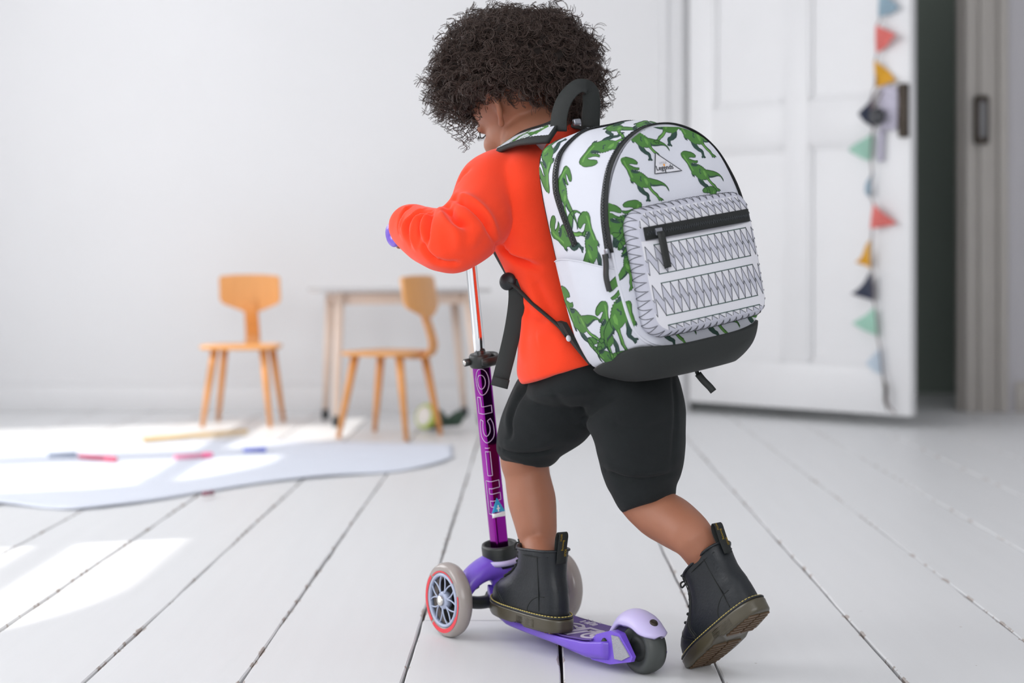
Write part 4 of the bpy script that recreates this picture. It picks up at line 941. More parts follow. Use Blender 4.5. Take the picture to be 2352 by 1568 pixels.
for pts, amp, wd in (
    ([(1026, 470), (1033, 486), (1045, 503), (1064, 514), (1085, 521)], -.0078, .0075), ([(1013, 478), (1030, 500), (1043, 520), (1053, 552), (1055, 585)], .0040, .009),
    ([(942, 473), (926, 487), (917, 512), (917, 540)], -.0038, .0036), ([(932, 476), (922, 500), (921, 528), (930, 556)], .0022, .004),
    ([(988, 484), (962, 489), (941, 504), (934, 532), (946, 573)], -.0045, .0038), ([(975, 480), (948, 494), (928, 520), (934, 556)], .0026, .0045),
    ([(988, 488), (968, 500), (961, 526), (960, 570)], -.0045, .0038), ([(966, 493), (951, 512), (948, 545), (956, 580)], .0028, .0045),
    ([(992, 486), (984, 510), (980, 540), (978, 572)], -.0048, .004), ([(985, 488), (972, 512), (970, 545)], .0028, .0045),
    ([(965, 553), (975, 575), (990, 592), (1018, 611)], -.004, .005), ([(1000, 600), (1030, 606), (1060, 604)], -.003, .006),
    ([(1036, 452), (1060, 460), (1079, 469), (1100, 488), (1117, 510), (1132, 540), (1143, 564)], -.0060, .0055), ([(1045, 446), (1080, 458), (1110, 482), (1130, 515), (1146, 555)], .0030, .008),
    ([(1142, 565), (1177, 593), (1208, 604), (1250, 616)], -.0060, .006), ([(1165, 575), (1205, 590), (1255, 600)], .003, .010), ([(1110, 520), (1090, 545), (1082, 575)], .002, .010), ([(1150, 470), (1180, 530), (1215, 580)], .0016, .018),
    ([(1205, 715), (1230, 722), (1262, 735)], -.003, .008), ([(1200, 700), (1205, 740), (1200, 800), (1202, 840)], .002, .010), ([(1225, 640), (1250, 690), (1275, 730)], -.003, .009), ([(1230, 780), (1265, 770), (1310, 790)], .002, .012),
    ([(1050, 420), (1062, 400), (1085, 382)], -.002, .006)):
    V = fold(V, N, bvh, pts, amp*1.95, wd)
V = relax(V, F, 1, .4)
kp('sweatshirt', V, F, M['fleece'])
hemc, hemd = axs[0], ds[0]
V, F = tube(np.r_[tring(axs[1], ds[1][0]*1.005, ds[1][1]*1.005, 60)], .004, 8, closed=True, up=TR[:, 2], ry=.003); 
# --- shorts
mb = MB()
SX = rot(34, 6, 5)
hc = [P(1372, 828, 2.70), P(1375, 860, 2.70), P(1372, 893, 2.70), P(1368, 922, 2.70)]; hd = [(.104, .082), (.112, .090), (.110, .088), (.070, .055)]
mb.add(*loft([tring(c, a, b, R=SX) for c, (a, b) in zip(catmull(np.array(hc), 14), catmull(np.array(hd), 14))]))
lp = [P(1345, 845, 2.705), P(1310, 885, 2.72), P(1272, 935, 2.74), P(1232, 985, 2.765), P(1212, 1028, 2.785), P(1208, 1046, 2.79), P(1206, 1063, 2.79)]
lr = [.082, .072, .056, .0495, .0445, .0385]
mb.add(*tube(catmull(np.array(lp), 34), np.interp(np.linspace(0, 1, 34), [0, .17, .34, .55, .74, .83, .87, 1], [.040, .070, .072, .057, .0500, .0485, .0425, .0385]), 32))
rp = [P(1405, 840, 2.69), P(1448, 890, 2.668), P(1462, 950, 2.655), P(1470, 1020, 2.655), P(1474, 1080, 2.655), P(1480, 1125, 2.65), P(1491, 1160, 2.645)]
mb.add(*tube(catmull(np.array(rp), 34), np.interp(np.linspace(0, 1, 34), [0, .18, .36, .58, .77, .81, 1], [.045, .076, .076, .066, .057, .052, .0435]), 32))
V, F = remesh(*mb.get(), .0034, 14); N = vnormals(V, F); V = V+N*(.0020*vnoise(V, 40, 8))[:, None]+N*(.0010*vnoise(V, 110, 9))[:, None]
bvh = BVHTree.FromPolygons([tuple(v) for v in V], F)
for pts, amp, wd in (
    ([(1206, 856), (1209, 885), (1185, 925), (1172, 965), (1172, 1000), (1160, 1012)], -.0055, .0045), ([(1196, 880), (1172, 930), (1160, 985)], .003, .008),
    ([(1148, 1030), (1170, 1040), (1220, 1043), (1262, 1036), (1284, 1020)], -.0045, .0035), ([(1150, 1018), (1190, 1030), (1240, 1024), (1284, 1000)], .003, .008),
    ([(1335, 972), (1360, 945), (1400, 920), (1450, 900)], -.006, .007), ([(1340, 985), (1380, 960), (1430, 945), (1500, 930)], .0035, .012),
    ([(1400, 965), (1440, 985), (1500, 980), (1550, 960)], -.0025, .006), ([(1390, 1080), (1440, 1098), (1500, 1098), (1555, 1082)], -.0045, .004), ([(1380, 1060), (1440, 1085), (1510, 1085), (1560, 1065)], .003, .008),
    ([(1545, 860), (1552, 940), (1548, 1020), (1540, 1090)], -.003, .005), ([(1270, 900), (1300, 940), (1330, 970)], -.0025, .008)):
    V = fold(V, N, bvh, pts, amp, wd)
kp('shorts', V, F, M['jersey'])

# --- hair: dark mass with some thousands of tight curls
HH = P(1192, 166, 2.805)
def hull_dir(d):                                                 # radius of the hair in a direction (own frame of the head)
    dl = d@HR                                                     # right, back, up
    q = 2.3; rz = np.where(d[:, 2] > 0, .111, .104)
    r = ((np.abs(d[:, 0])/.144)**q+(np.abs(d[:, 1])/.140)**q+(np.abs(d[:, 2])/rz)**q)**(-1/q)
    az = np.degrees(np.arctan2(d[:, 0], -d[:, 1]))
    zl = np.interp(az, [-180, -130, -90, -60, -40, -15, 30, 50, 70, 110, 180], [.072, .064, .058, .047, .038, .037, .044, .066, .094, .102, .085])
    r = np.minimum(r, zl/np.maximum(-d[:, 2], .02)); return r*(1+.05*np.sin(d@np.array([7., 3, 5]))*np.sin(d@np.array([-4., 6, 3])+1)+.05*vnoise(d, 9, 21))
n_ = 90; a = np.linspace(.02, PI-.02, n_); bb = np.arange(120)/120*2*PI
D = np.stack([np.sin(a)[:, None]*np.cos(bb), np.sin(a)[:, None]*np.sin(bb), np.cos(a)[:, None]+0*bb], -1); dd = D.reshape(-1, 3)
rad = hull_dir(dd)*.78; rad = rad+.006*vnoise(dd, 22, 5)+.004*vnoise(dd, 50, 6)
V, F = loft((HH+dd*rad[:, None]).reshape(n_, 120, 3)); hairV, hairF = [V], [np.array([f if len(f) == 4 else (*f, f[2]) for f in F])]; nbase = len(V); hair_n = len(V); hairM = [np.ones(len(F), int)]
rg = np.random.default_rng(5)
NC = 3400; PTS = 28; SIDE = 3; STR = 3
d0 = nrm(rg.normal(size=(NC*2, 3))); dl = d0@HR
ok = (d0[:, 2] > -.80); d0 = d0[ok][:NC]; NCk = len(d0)
rt = hull_dir(d0); wob = nrm(d0+.32*rg.normal(size=d0.shape))
len_ = rt*np.clip(rg.normal(.985, .055, NCk), .85, 1.13)*(1+.05*vnoise(d0, 16, 31)); t = np.linspace(0, 1, PTS)
A = HH+d0*(rt*.60)[:, None]; B = HH+nrm(d0*.8+wob*.25)*len_[:, None]+np.array([0, 0, -.006])
axis = A[:, None]+(B-A)[:, None]*t[None, :, None]; axis[:, :, 2] -= (.010*rg.uniform(.0, 1, NCk))[:, None]*t[None]**2
u = nrm(np.cross(d0, rg.normal(size=d0.shape))); v = np.cross(d0, u)
allP = []
for s_ in range(STR):
    ph = rg.uniform(0, 2*PI, NCk)[:, None] if s_ == 0 else ph0+rg.normal(0, .35, NCk)[:, None]
    if s_ == 0: ph0 = ph; turns = rg.uniform(2.0, 3.6, NCk)[:, None]; rad_h = rg.uniform(.0034, .0072, NCk)[:, None]
    ang = ph+turns*2*PI*t[None]+rg.normal(0, .18, NCk)[:, None]; rr_ = rad_h*(.5+.7*t[None])*(1+.25*rg.normal(size=(NCk, 1)))
    pts = axis+u[:, None]*(rr_*np.cos(ang))[..., None]+v[:, None]*(rr_*np.sin(ang))[..., None]+rg.normal(0, .0016, (NCk, 1, 3))*t[None, :, None]+rg.normal(0, .00025, (NCk, PTS, 3)); allP.append(pts)
Pp = np.concatenate(allP); nS = len(Pp)
# loose locks by the face
lk = []
for (px, py, Y, ln, r) in ((1012, 205, 2.75, .045, .0055), (1018, 225, 2.74, .040, .005), (1040, 240, 2.73, .045, .0055), (1060, 262, 2.73, .040, .005), (1075, 268, 2.73, .050, .004), (1090, 275, 2.72, .035, .0045), (1005, 170, 2.76, .035, .0055)):
    for q in range(6):
        f = t; x0 = P(px, py, Y)+rg.normal(0, .003, 3); ang = rg.normal(0, .4)+px+3.4*2*PI*f; rr_ = r*(.7+.4*f)*rg.uniform(.8, 1.15)
        lk.append(np.c_[x0[0]+rr_*np.cos(ang)-.006*f, x0[1]+rr_*np.sin(ang), x0[2]-ln*f+rg.normal(0, .0006, PTS)])
Pp = np.concatenate([Pp, np.array(lk)]); nS = len(Pp)
T = nrm(np.gradient(Pp, axis=1)); ref = nrm(rg.normal(size=(nS, 1, 3))); N1 = nrm(np.cross(T, ref)); B1 = np.cross(T, N1)
wid = (.00078*(1-.5*t))[None, :, None]
ringv = np.stack([Pp+wid*(math.cos(q*2*PI/SIDE)*N1+math.sin(q*2*PI/SIDE)*B1) for q in range(SIDE)], 2)      # strands, pts, side, 3
V = ringv.reshape(-1, 3); i = np.arange(nS)[:, None, None]*PTS*SIDE; j = np.arange(PTS-1)[None, :, None]*SIDE; k = np.arange(SIDE)[None, None, :]
a_ = i+j+k; b_ = i+j+(k+1) % SIDE; Fq = np.stack([a_, b_, b_+SIDE, a_+SIDE], -1).reshape(-1, 4)
Vh = np.concatenate([hairV[0], V]); me = bpy.data.meshes.new('hair')
base = hairF[0]; tri = base[:, 2] == base[:, 3]; loops = np.concatenate([base[tri][:, :3].ravel(), base[~tri].ravel(), (Fq+nbase).ravel()])
tot = np.concatenate([np.full(tri.sum(), 3), np.full((~tri).sum(), 4), np.full(len(Fq), 4)]); st = np.r_[0, np.cumsum(tot)[:-1]]
me.vertices.add(len(Vh)); me.vertices.foreach_set('co', (Vh-np.array(kid.location)).astype(np.float32).ravel()); me.loops.add(len(loops)); me.loops.foreach_set('vertex_index', loops.astype(np.int32))
me.polygons.add(len(tot)); me.polygons.foreach_set('loop_start', st.astype(np.int32)); me.polygons.foreach_set('loop_total', tot.astype(np.int32)); me.polygons.foreach_set('use_smooth', np.ones(len(tot), bool))
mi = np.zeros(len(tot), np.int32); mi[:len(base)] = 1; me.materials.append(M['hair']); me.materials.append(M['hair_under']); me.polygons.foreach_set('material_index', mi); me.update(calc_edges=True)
ho = bpy.data.objects.new('hair', me); COL.objects.link(ho); ho.parent = kid; ho['label'] = 'curly dark brown hair'
# ------------------------------------------------------------------ backpack with a dinosaur print
M['cloth'] = mat('white_printed_polyester', (210, 212, 221), .72, bump=.12, bscale=900, vary=.02, sheen=.1)
M['dino'] = mat('green_dinosaur_print', (70, 120, 52), .72, vary=.16, vscale=70)
M['dino_d'] = mat('dark_green_dinosaur_print', (40, 68, 60), .72, vary=.1, vscale=70)
M['dino_l'] = mat('light_green_dinosaur_print', (98, 150, 68), .72, vary=.1, vscale=70)
M['ink'] = mat('dark_ink_print', (52, 56, 62), .7); M['inkg'] = mat('dark_green_ink_print', (52, 84, 78), .7)
M['grey_cl'] = mat('pale_grey_printed_polyester', (188, 189, 201), .72, bump=.12, bscale=900, vary=.02)
M['white_cl'] = mat('white_print_cloth', (216, 216, 222), .72, bump=.12, bscale=900)
M['nylon'] = mat('black_nylon', (29, 33, 32), .7, bump=.3, bscale=1200, vary=.06)
M['zip'] = mat('black_zip_tape', (24, 27, 27), .75, bump=.35, bscale=1500)
M['teeth'] = mat('black_zip_teeth', (44, 48, 52), .35, coat=.2)
M['slider'] = mat('gunmetal_slider', (150, 152, 160), .3, metal=.9)
M['tab'] = mat('black_leather_tab', (27, 30, 29), .55, bump=.2, bscale=400)
M['orange'] = mat('orange_print', (236, 160, 60), .6)
BG = np.array([.194, 2.622, .457]); BPR = rot(36, 6.5, 8.6); D = .142
pack = thing('backpack', 'white childs backpack printed with green dinosaurs worn on the back of the child', 'backpack', BG)
def b2w(V): return np.asarray(V, float)@BPR.T                    # to the pack root's frame (root stands at BG)
def bk(nm, V, F, m, par=None, **k): return put(nm, b2w(V), F, m, par or pack, **k)
def w2b(Pw): return (np.asarray(Pw, float)-BG)@BPR
def ray_b(px, py): return w2b([0, 0, CAMZ]), (np.array([(px-1176)/FPX, 1, -(py-611)/FPX]))@BPR
def front_xz(px, py, y=None):                                     # where a sight line meets the front panel's plane
    o, d = ray_b(px, py); y = D+.014 if y is None else y; t = (y-o[1])/d[1]; q = o+t*d; return q[[0, 2]]
FO = [(0, .022), (.07, .024), (.103, .034), (.121, .060), (.128, .11), (.129, .17), (.126, .215), (.116, .250), (.098, .285), (.070, .313), (.035, .330), (0, .335)]
BO = [(0, .0), (.07, .0), (.105, .008), (.116, .03), (.121, .1), (.121, .2), (.119, .27), (.111, .315), (.094, .338), (.06, .348), (.03, .350), (0, .350)]
def full(o): o = [(-x, z) for x, z in o]; return np.array(o+[(-x, z) for x, z in o[-2:0:-1]])    # bottom centre, up the left side, over the top, down the right
def warp(V):                                                       # the soft bag sags: sides lean with the load
    V = np.array(V, float); z = V[..., 2]; V[..., 0] = V[..., 0]-.055*(z-.17)*np.clip(1-V[..., 1]/D*.55, .3, 1)+.012*np.clip((.06-z)/.06, 0, 1); return V
NK = 240
def cl(o): o = full(o); return catmull(np.r_[o, o[:1]], NK+1)[:NK]
FOc, BOc = cl(FO), cl(BO)
SL = np.r_[0, np.cumsum(np.linalg.norm(np.diff(np.r_[FOc, FOc[:1]], axis=0), axis=1))]; STOT = SL[-1]
def cyc(A, s):
    f = np.interp(np.mod(s, STOT), SL, np.arange(NK+1)); i = f.astype(int) % NK; u = (f-np.floor(f))[:, None]; return A[i]*(1-u)+A[(i+1) % NK]*u
def gus(sy, off=0.):
    """gusset surface: (arc length, depth from the back 0..D) -> pack coordinates"""
    sy = np.atleast_2d(sy).astype(float); s, y = sy[:, 0], sy[:, 1]; v = y/D
    p = lambda s: cyc(BOc, s)*(1-v)[:, None]+cyc(FOc, s)*v[:, None]
    q = p(s); t = nrm(p(s+.004)-p(s-.004)); n = np.c_[-t[:, 1], t[:, 0]]    # outward
    cen = np.array([0, .17]); n *= np.sign(((q-cen)*n).sum(1))[:, None]
    q = q+n*(.011*np.sin(PI*np.clip(v, 0, 1))**.8+.0018*np.sin(s*60+y*35)*np.sin(PI*v)+off)[:, None]
    return warp(np.c_[q[:, 0], y, q[:, 1]])
def bulge(x, z): return .020*(1-np.clip(np.abs(x)/.131, 0, 1)**2.6)*(1-np.clip(np.abs(z-.172)/.168, 0, 1)**2.6)+.0012*np.sin(x*55+z*20)*np.cos(z*48)
def frt(xz, off=0.): xz = np.atleast_2d(xz); return warp(np.c_[xz[:, 0], D+bulge(xz[:, 0], xz[:, 1])+off, xz[:, 1]])
# the dinosaur, drawn once: body looks back over its shoulder
def U(p): return (np.array(p, float)-np.array([340, 1008]))
DB = U([(340, 1010), (372, 1003), (405, 1006), (442, 1016), (482, 1026), (525, 1050), (549, 1080), (535, 1105), (500, 1106), (455, 1098), (420, 1100), (407, 1114), (430, 1120), (470, 1140), (512, 1150), (556, 1150), (550, 1176), (515, 1186), (482, 1182), (455, 1172), (445, 1184),
     (470, 1196), (490, 1186), (500, 1200), (520, 1192), (528, 1206), (548, 1200), (556, 1216), (576, 1212), (584, 1230), (602, 1228), (610, 1246), (628, 1248), (634, 1268), (652, 1272), (664, 1288), (700, 1291), (760, 1304), (820, 1315), (880, 1335), (930, 1360), (970, 1398), (991, 1440), (986, 1466), (974, 1440), (950, 1402), (910, 1388), (860, 1388), (800, 1396), (740, 1400), (690, 1396),
     (700, 1430), (740, 1470), (785, 1502), (812, 1545), (860, 1568), (880, 1590), (850, 1586), (842, 1604), (822, 1588), (800, 1598), (786, 1566), (755, 1528), (715, 1500), (680, 1462), (648, 1420), (610, 1424), (570, 1418), (556, 1416),
     (590, 1470), (634, 1494), (650, 1520), (648, 1570), (668, 1600), (640, 1606), (620, 1596), (600, 1608), (592, 1592), (612, 1570), (606, 1530), (560, 1512), (505, 1470), (484, 1430), (478, 1384), (448, 1350), (430, 1345), (424, 1372), (412, 1352), (402, 1362), (388, 1318), (394, 1296), (374, 1240), (360, 1182), (330, 1130), (302, 1090), (294, 1050), (310, 1022)])
DD = [U([(420, 1184), (450, 1178), (490, 1192), (530, 1208), (545, 1222), (500, 1230), (455, 1226), (425, 1212)]), U([(484, 1384), (540, 1418), (590, 1470), (634, 1494), (650, 1520), (648, 1570), (668, 1600), (640, 1606), (620, 1596), (600, 1608), (592, 1592), (612, 1570), (606, 1530), (560, 1512), (505, 1470), (484, 1430)]),
      U([(690, 1396), (690, 1340), (716, 1378), (800, 1380), (880, 1372), (950, 1402), (910, 1388), (860, 1388), (800, 1396), (740, 1400)]), U([(388, 1318), (430, 1345), (424, 1372), (412, 1352), (402, 1362)]),
      U([(545, 1270), (566, 1262), (560, 1290), (545, 1310), (566, 1330), (548, 1340), (530, 1312), (545, 1290)])]
DL_ = [U([(330, 1060), (350, 1050), (372, 1120), (410, 1200), (440, 1280), (420, 1290), (390, 1200), (345, 1120)]), U([(600, 1290), (640, 1300), (660, 1350), (640, 1390), (610, 1350)]), U([(640, 1420), (680, 1415), (730, 1475), (800, 1545), (780, 1545), (700, 1480)])]
CROWN, FOOT = U((340, 1010)), U((620, 1600))
def dino(c, f, mir=False):
    """place the drawing so that crown and near foot land on two cloth points"""
    c, f = np.array(c, float), np.array(f, float); g = lambda p: (p*np.array([1, -1]))*(np.array([-1, 1]) if mir else 1)
    a = g(FOOT)-g(CROWN); b = f-c; z = complex(b[0], b[1])/complex(a[0], a[1])
    def T(p): p = g(np.asarray(p))-g(CROWN); w = (p[:, 0]+1j*p[:, 1])*z; return np.c_[w.real, w.imag]+c
    return [(T(DB), 1)]+[(T(q), 2) for q in DD]+[(T(q), 3) for q in DL_]
def dinos(lst): return [l for d in lst for l in dino(*d)]
PM = [M['cloth'], M['dino'], M['dino_d'], M['dino_l']]
def outl(layers, surf, bound, off=.0004, r=.00035):
    mb = MB()
    for p, m in layers:
        if m != 1: continue
        q = np.r_[p, p[:1]]; q = np.concatenate([np.linspace(a, b, max(2, int(np.linalg.norm(b-a)/.003)+1))[:-1] for a, b in zip(q[:-1], q[1:])]); ins = inpoly(q, bound)
        run = []
        for k in list(range(len(q)))+[None]:
            if k is not None and ins[k]: run.append(q[k]); continue
            if len(run) > 2: mb.add(*tube(surf(np.array(run), off), r, 4))
            run = []
    return mb
# front panel
v2 = lambda px, py: front_xz(px, py)
A_ = lambda c, f, m=False: (v2(*c), v2(*f), m)
fl_ = [A_((1590, 235), (1548, 333), True), A_((1452, 266), (1498, 367)), A_((1441, 359), (1487, 462)), A_((1573, 347), (1625, 443)), A_((1570, 256), (1620, 361)), A_((1468, 461), (1424, 566), True), A_((1403, 462), (1440, 588)), A_((1372, 268), (1402, 348)), A_((1640, 430), (1600, 530), True),
       A_((1492, 690), (1545, 800)), A_((1592, 668), (1645, 785)), A_((1690, 648), (1740, 765)), A_((1448, 690), (1470, 800), True), A_((1440, 540), (1475, 640), True)]
bnd_f = FOc[::3]; Lf = dinos(fl_); V2, T, mi = printed(bnd_f, Lf, .0075); mbx = MB(); mbx.add(frt(V2), T, mi)
o_ = outl(Lf, frt, bnd_f*np.array([.98, .97])+[0, .004]); V, F = o_.get(); mbx.add(V, F, 2)
mbx.put  # joined below
V, F = mbx.get(); bk('front_panel', V, F, PM, mi=mbx.M, recalc=False)
# gusset: left half printed, rest plain
def side_sy(px, py):
    o, d = ray_b(px, py); xs = -.135
    for _ in range(6):
        t = (xs-o[0])/d[0]; q = o+t*d; h = (FOc[:NK//2, 1]); i = int(np.argmin(np.abs(h[20:105]-q[2])))+20; y = float(np.clip(q[1], 0, D)); pt = gus([[SL[i], y]])[0]; xs = pt[0]
    return np.array([SL[i], y])
G_ = lambda c, f, m=False: (side_sy(*c), side_sy(*f), m)
def ext(sy, c, f): return sy
# on the unrolled gusset the axes are (s up, y towards the front)
gl_ = [((.345, .070), (.285, .050), True), ((.355, .095), (.435, .118), False), ((.30, .020), (.395, .030), True), ((.475, .060), (.415, .110), True), ((.295, .105), (.215, .118), False), ((.262, .008), (.245, .085), True), ((.430, .020), (.50, .025), False), ((.50, .110), (.44, .135), True)]
S0_, S1_ = .055, STOT*.62
bnd_g = np.array([(S0_, 0), (S1_, 0), (S1_, D), (S0_, D)]); Lg = dinos(gl_); V2, T, mi = printed(bnd_g, Lg, .0075); mbx = MB(); mbx.add(gus(V2), T, mi)
V, F = outl(Lg, gus, bnd_g).get(); mbx.add(V, F, 2)
n1 = 90; ss = np.linspace(S1_, STOT+S0_, n1); yy = np.linspace(0, D, 9); q = np.array([(s, y) for s in ss for y in yy]); mbx.add(gus(q), grid_faces(n1, 9, False), 0)
V, F = mbx.get(); bk('gusset', V, F, PM, mi=mbx.M, recalc=False)
bb_ = np.c_[BOc[:, 0], np.zeros(NK), BOc[:, 1]]; V, F = loft(warp(np.array([bb_*[1, 1, 1], (bb_-[0, 0, .17])*[.85, 1, .85]+[0, -.004, .17], (bb_-[0, 0, .17])*[.3, 1, .3]+[0, -.006, .17]])), cap=True); bk('back_panel', V[:-2] if False else V, F, M['nylon'])
V, F = tube(warp(np.c_[FOc[:, 0], np.full(NK, D-.0005), FOc[:, 1]]), .0026, 8, closed=True); bk('edge_seam', V[:NK*8], [f for f in F if max(f) < NK*8], M['cloth'])
# zips that run round the gusset
kz = lambda z, right=False: float(SL[int(np.argmin(np.abs(FOc[15:112, 1]-z)))+15]) if not right else STOT-float(SL[int(np.argmin(np.abs(FOc[15:112, 1]-z)))+15])
def zipper(nm, s0, s1, y, wd, par=None):
    n = int((s1-s0)/.006); s = np.linspace(s0, s1, n); yy = np.full(n, y) if np.isscalar(y) else np.interp(np.linspace(0, 1, n), np.linspace(0, 1, len(y)), y)
    p = gus(np.c_[s, yy], .0006); pn = nrm(gus(np.c_[s, yy], .01)-p); V, F = ribbon(p, pn, wd, .0012); zp = bk(nm, V, F, M['zip'], par)
    m = int((s1-s0)/.0021); s = np.linspace(s0, s1, m); yt = np.interp(np.linspace(0, 1, m), np.linspace(0, 1, n), yy); p = gus(np.c_[s, yt], .0022); pn = nrm(gus(np.c_[s, yt], .012)-p); T = nrm(np.gradient(p, axis=0)); S = np.cross(T, pn); mb = MB()
    for i in range(m):
        R = np.stack([T[i], S[i], pn[i]], 1); mb.add(*box(p[i]+S[i]*(.0011 if i % 2 else -.0011), (.0013, .0034, .0014), R))
    V, F = mb.get(); bk('zip_teeth', V, F, M['teeth'], zp, smooth=False, kind='stuff'); return zp
z2 = zipper('zip', kz(.165), STOT-kz(.20), .1375, .0215); z1 = zipper('zip', kz(.172), STOT-kz(.25), [.070, .050, .046, .050, .050, .05, .05, .05], .0135)
def slider(p, pn, T, tabpath, par, wd=.0085):
    R = np.stack([nrm(np.cross(pn, T)), T, pn], 1); V, F = box(p+pn*.003, (.009, .014, .005), R, .0015); sl_ = bk('slider', V, F, M['slider'], par, smooth=.5)
    tp = catmull(np.array(tabpath), 16); nn = np.broadcast_to(pn, tp.shape); V, F = ribbon(tp, nn, wd, .0022); bk('pull_tab', V, F, M['tab'], sl_)
e0 = gus([[kz(.165), .1385]], .002)[0]; en = nrm(gus([[kz(.165), .1385]], .02)[0]-e0); dn = np.array([0, 0, -1.])
slider(e0, en, nrm(e0-gus([[kz(.175), .1385]], .002)[0]), [e0+en*.007, e0+en*.008+dn*.014, e0+en*.012+dn*.030, e0+en*.010+dn*.044+np.array([-.002, 0, 0]), e0+en*.006+dn*.052+np.array([-.005, 0, 0])], z2, .0105)
# open side pocket on the left
kp0, kp1 = .058, kz(.158)
def pk(sy, off=0.):
    sy = np.atleast_2d(sy).astype(float); f = np.clip((sy[:, 0]-kp0)/(kp1-kp0), 0, 1); v = sy[:, 1]/D
    return gus(sy, 0)+ (nrm(gus(sy, .01)-gus(sy, 0)))*((.0022+.0065*np.sin(PI*np.clip(v, 0, 1))*f**1.5+.0012*np.sin(v*17)*f+off)[:, None])
pb = np.array([(kp0, .001), (kp0, .1415)]+[(kp1-.004+.010*math.sin(t_*PI)*(.6)-.012*(1-t_)**2*.6, .1415-.1405*t_) for t_ in np.linspace(0, 1, 9)])
pl_ = [((.208, .006), (.135, .050), False), ((.185, .112), (.110, .092), True), ((.150, .045), (.088, .078), False), ((.215, .150), (.12, .136), True), ((.10, .135), (.05, .150), False)]
pl_ = [((a[0], a[1]), (b[0], b[1]), m) for a, b, m in pl_]
Lp = dinos([(np.array(a), np.array(b), not m) for a, b, m in pl_]); V2, T, mi = printed(pb, Lp, .0075); mbx = MB(); mbx.add(pk(V2), T, mi); V, F = outl(Lp, pk, pb).get(); mbx.add(V, F, 2)
e = pb[2:]; ins = pk(e, -.004)-np.array([0, 0, .006]); top = pk(e, 0); n = len(e); mbx.add(np.r_[top, ins], [(i, i+1, n+i+1, n+i) for i in range(n-1)], 0)
V, F = mbx.get(); bk('side_pocket', V, F, PM, mi=mbx.M, recalc=False)
V, F = tube(pk(e, .0006), .0011, 6); bk('pocket_hem', V, F, M['cloth'])
# black base, a soft bowl under the bag
R = []
for f in np.linspace(0, 1, 12):
    row = []
    for a in np.linspace(0, 2*PI, 64, endpoint=False):
        c, s = math.cos(a), math.sin(a); y = .068+.098*np.sign(s)*abs(s)**.55*(1-.30*f**3); x = .123*np.sign(c)*abs(c)**(.55+.35*f)*(1-(.26+.12*(c > 0))*f**(2.2-.9*(c > 0)))
        zt = .004+.018*np.clip(y/D, 0, 1.1)**1.1+.016*abs(x/.123)**6*max(0, y/D); zb = -.022+.010*np.clip(.5-y/D, 0, 1)
        row.append((x, y, zt*(1-f)+zb*f if f < 1 else zb))
    R.append(row)
R = np.array(R); g = np.sin(np.linspace(0, 1, 12)*PI/2)
V, F = loft(warp(R), cap=True); V = V+np.c_[.0015*vnoise(V, 60, 2), .0015*vnoise(V, 55, 3), 0*V[:, 0]]; bk('base', V, F, M['nylon'])
# box pocket with triangle print
PX, PZ, HX, HZ = .001, .131, .107, .086
def rrect(hx, hz, r, n=7):
    o = []
    for cx, cz, a0 in ((hx-r, hz-r, 0), (-hx+r, hz-r, PI/2), (-hx+r, -hz+r, PI), (hx-r, -hz+r, 3*PI/2)):
        for a in np.linspace(a0, a0+PI/2, n): o.append((cx+r*math.cos(a), cz+r*math.sin(a)))
    return np.array(o)
def subdiv(o, step): o = np.r_[o, o[:1]]; return np.concatenate([np.linspace(a, b, max(2, int(np.linalg.norm(b-a)/step)+1))[:-1] for a, b in zip(o[:-1], o[1:])])
ro = subdiv(rrect(HX, HZ, .024), .006)
def pface(xz, off=0.):
    xz = np.atleast_2d(xz); x, z = xz[:, 0], xz[:, 1]; b = bulge(np.clip((x+PX)*.6, -.1, .1), PZ+z*.6)
    return warp(np.c_[x+PX, D+b+.019+.009*(1-np.clip(np.abs(x)/HX, 0, 1)**3.5)*(1-np.clip(np.abs(z)/HZ, 0, 1)**3.5)+off, z+PZ])
def pside(f, k):                                                   # wall of the pocket: f 0 at the bag .. 1 at the face rim
    o = ro[k % len(ro)]; s = 1.0+.035*math.sin(PI*(.25+.75*f))*.9; a = pface(o*.985)[0]; q = warp(np.array([[o[0]*1.02+PX, D+bulge(np.array([o[0]+PX]), np.array([o[1]+PZ]))[0]-.002, o[1]*1.02+PZ]]))[0]
    p = q*(1-f)+a*f; c = np.array([PX, p[1], PZ]); d = p-c; d[1] = 0; return p+nrm(d)*.0075*math.sin(PI*min(1, max(0, f)))**.7
W_ = np.array([[pside(f, k) for k in range(len(ro))] for f in np.linspace(0, 1, 8)]); mbx = MB(); V, F = loft(W_, cap=False); mbx.add(V, F, 0)
zt = lambda t: HZ*(1-2*t)
lay = []; lines = []; zzl = []
def band(t0, t1, m): lay.append((np.array([(-HX*1.1, zt(t1)), (HX*1.1, zt(t1)), (HX*1.1, zt(t0)), (-HX*1.1, zt(t0))]), m))
def zone(t0, t1, dn=True, up=True, step=.0136):
    h = (t1-t0)
    for i in range(-9, 10):
        x = i*step
        a_ = [(x-step/2, zt(t0)), (x+step*.46, zt(t0+h*.56)), (x+step/2, zt(t0))]; b_ = [(x-step*.5, zt(t1)), (x-step*.40, zt(t1-h*.56)), (x+step*.5, zt(t1))]
        if dn: lay.append((np.array(a_), 2)); zzl.append(a_)
        if up: lay.append((np.array(b_), 2)); zzl.append(b_)
zone(-.03, .135); zone(.285, .525); zone(.60, .865); zone(.945, 1.03, True, False)
band(.24, .285, 2); band(.525, .60, 2); band(.865, .945, 2)
bnd_p = ro*.985; V2, T, mi = printed(bnd_p, lay, .008); mbx.add(pface(V2), T, mi)
mbl = MB(); mbg = MB()
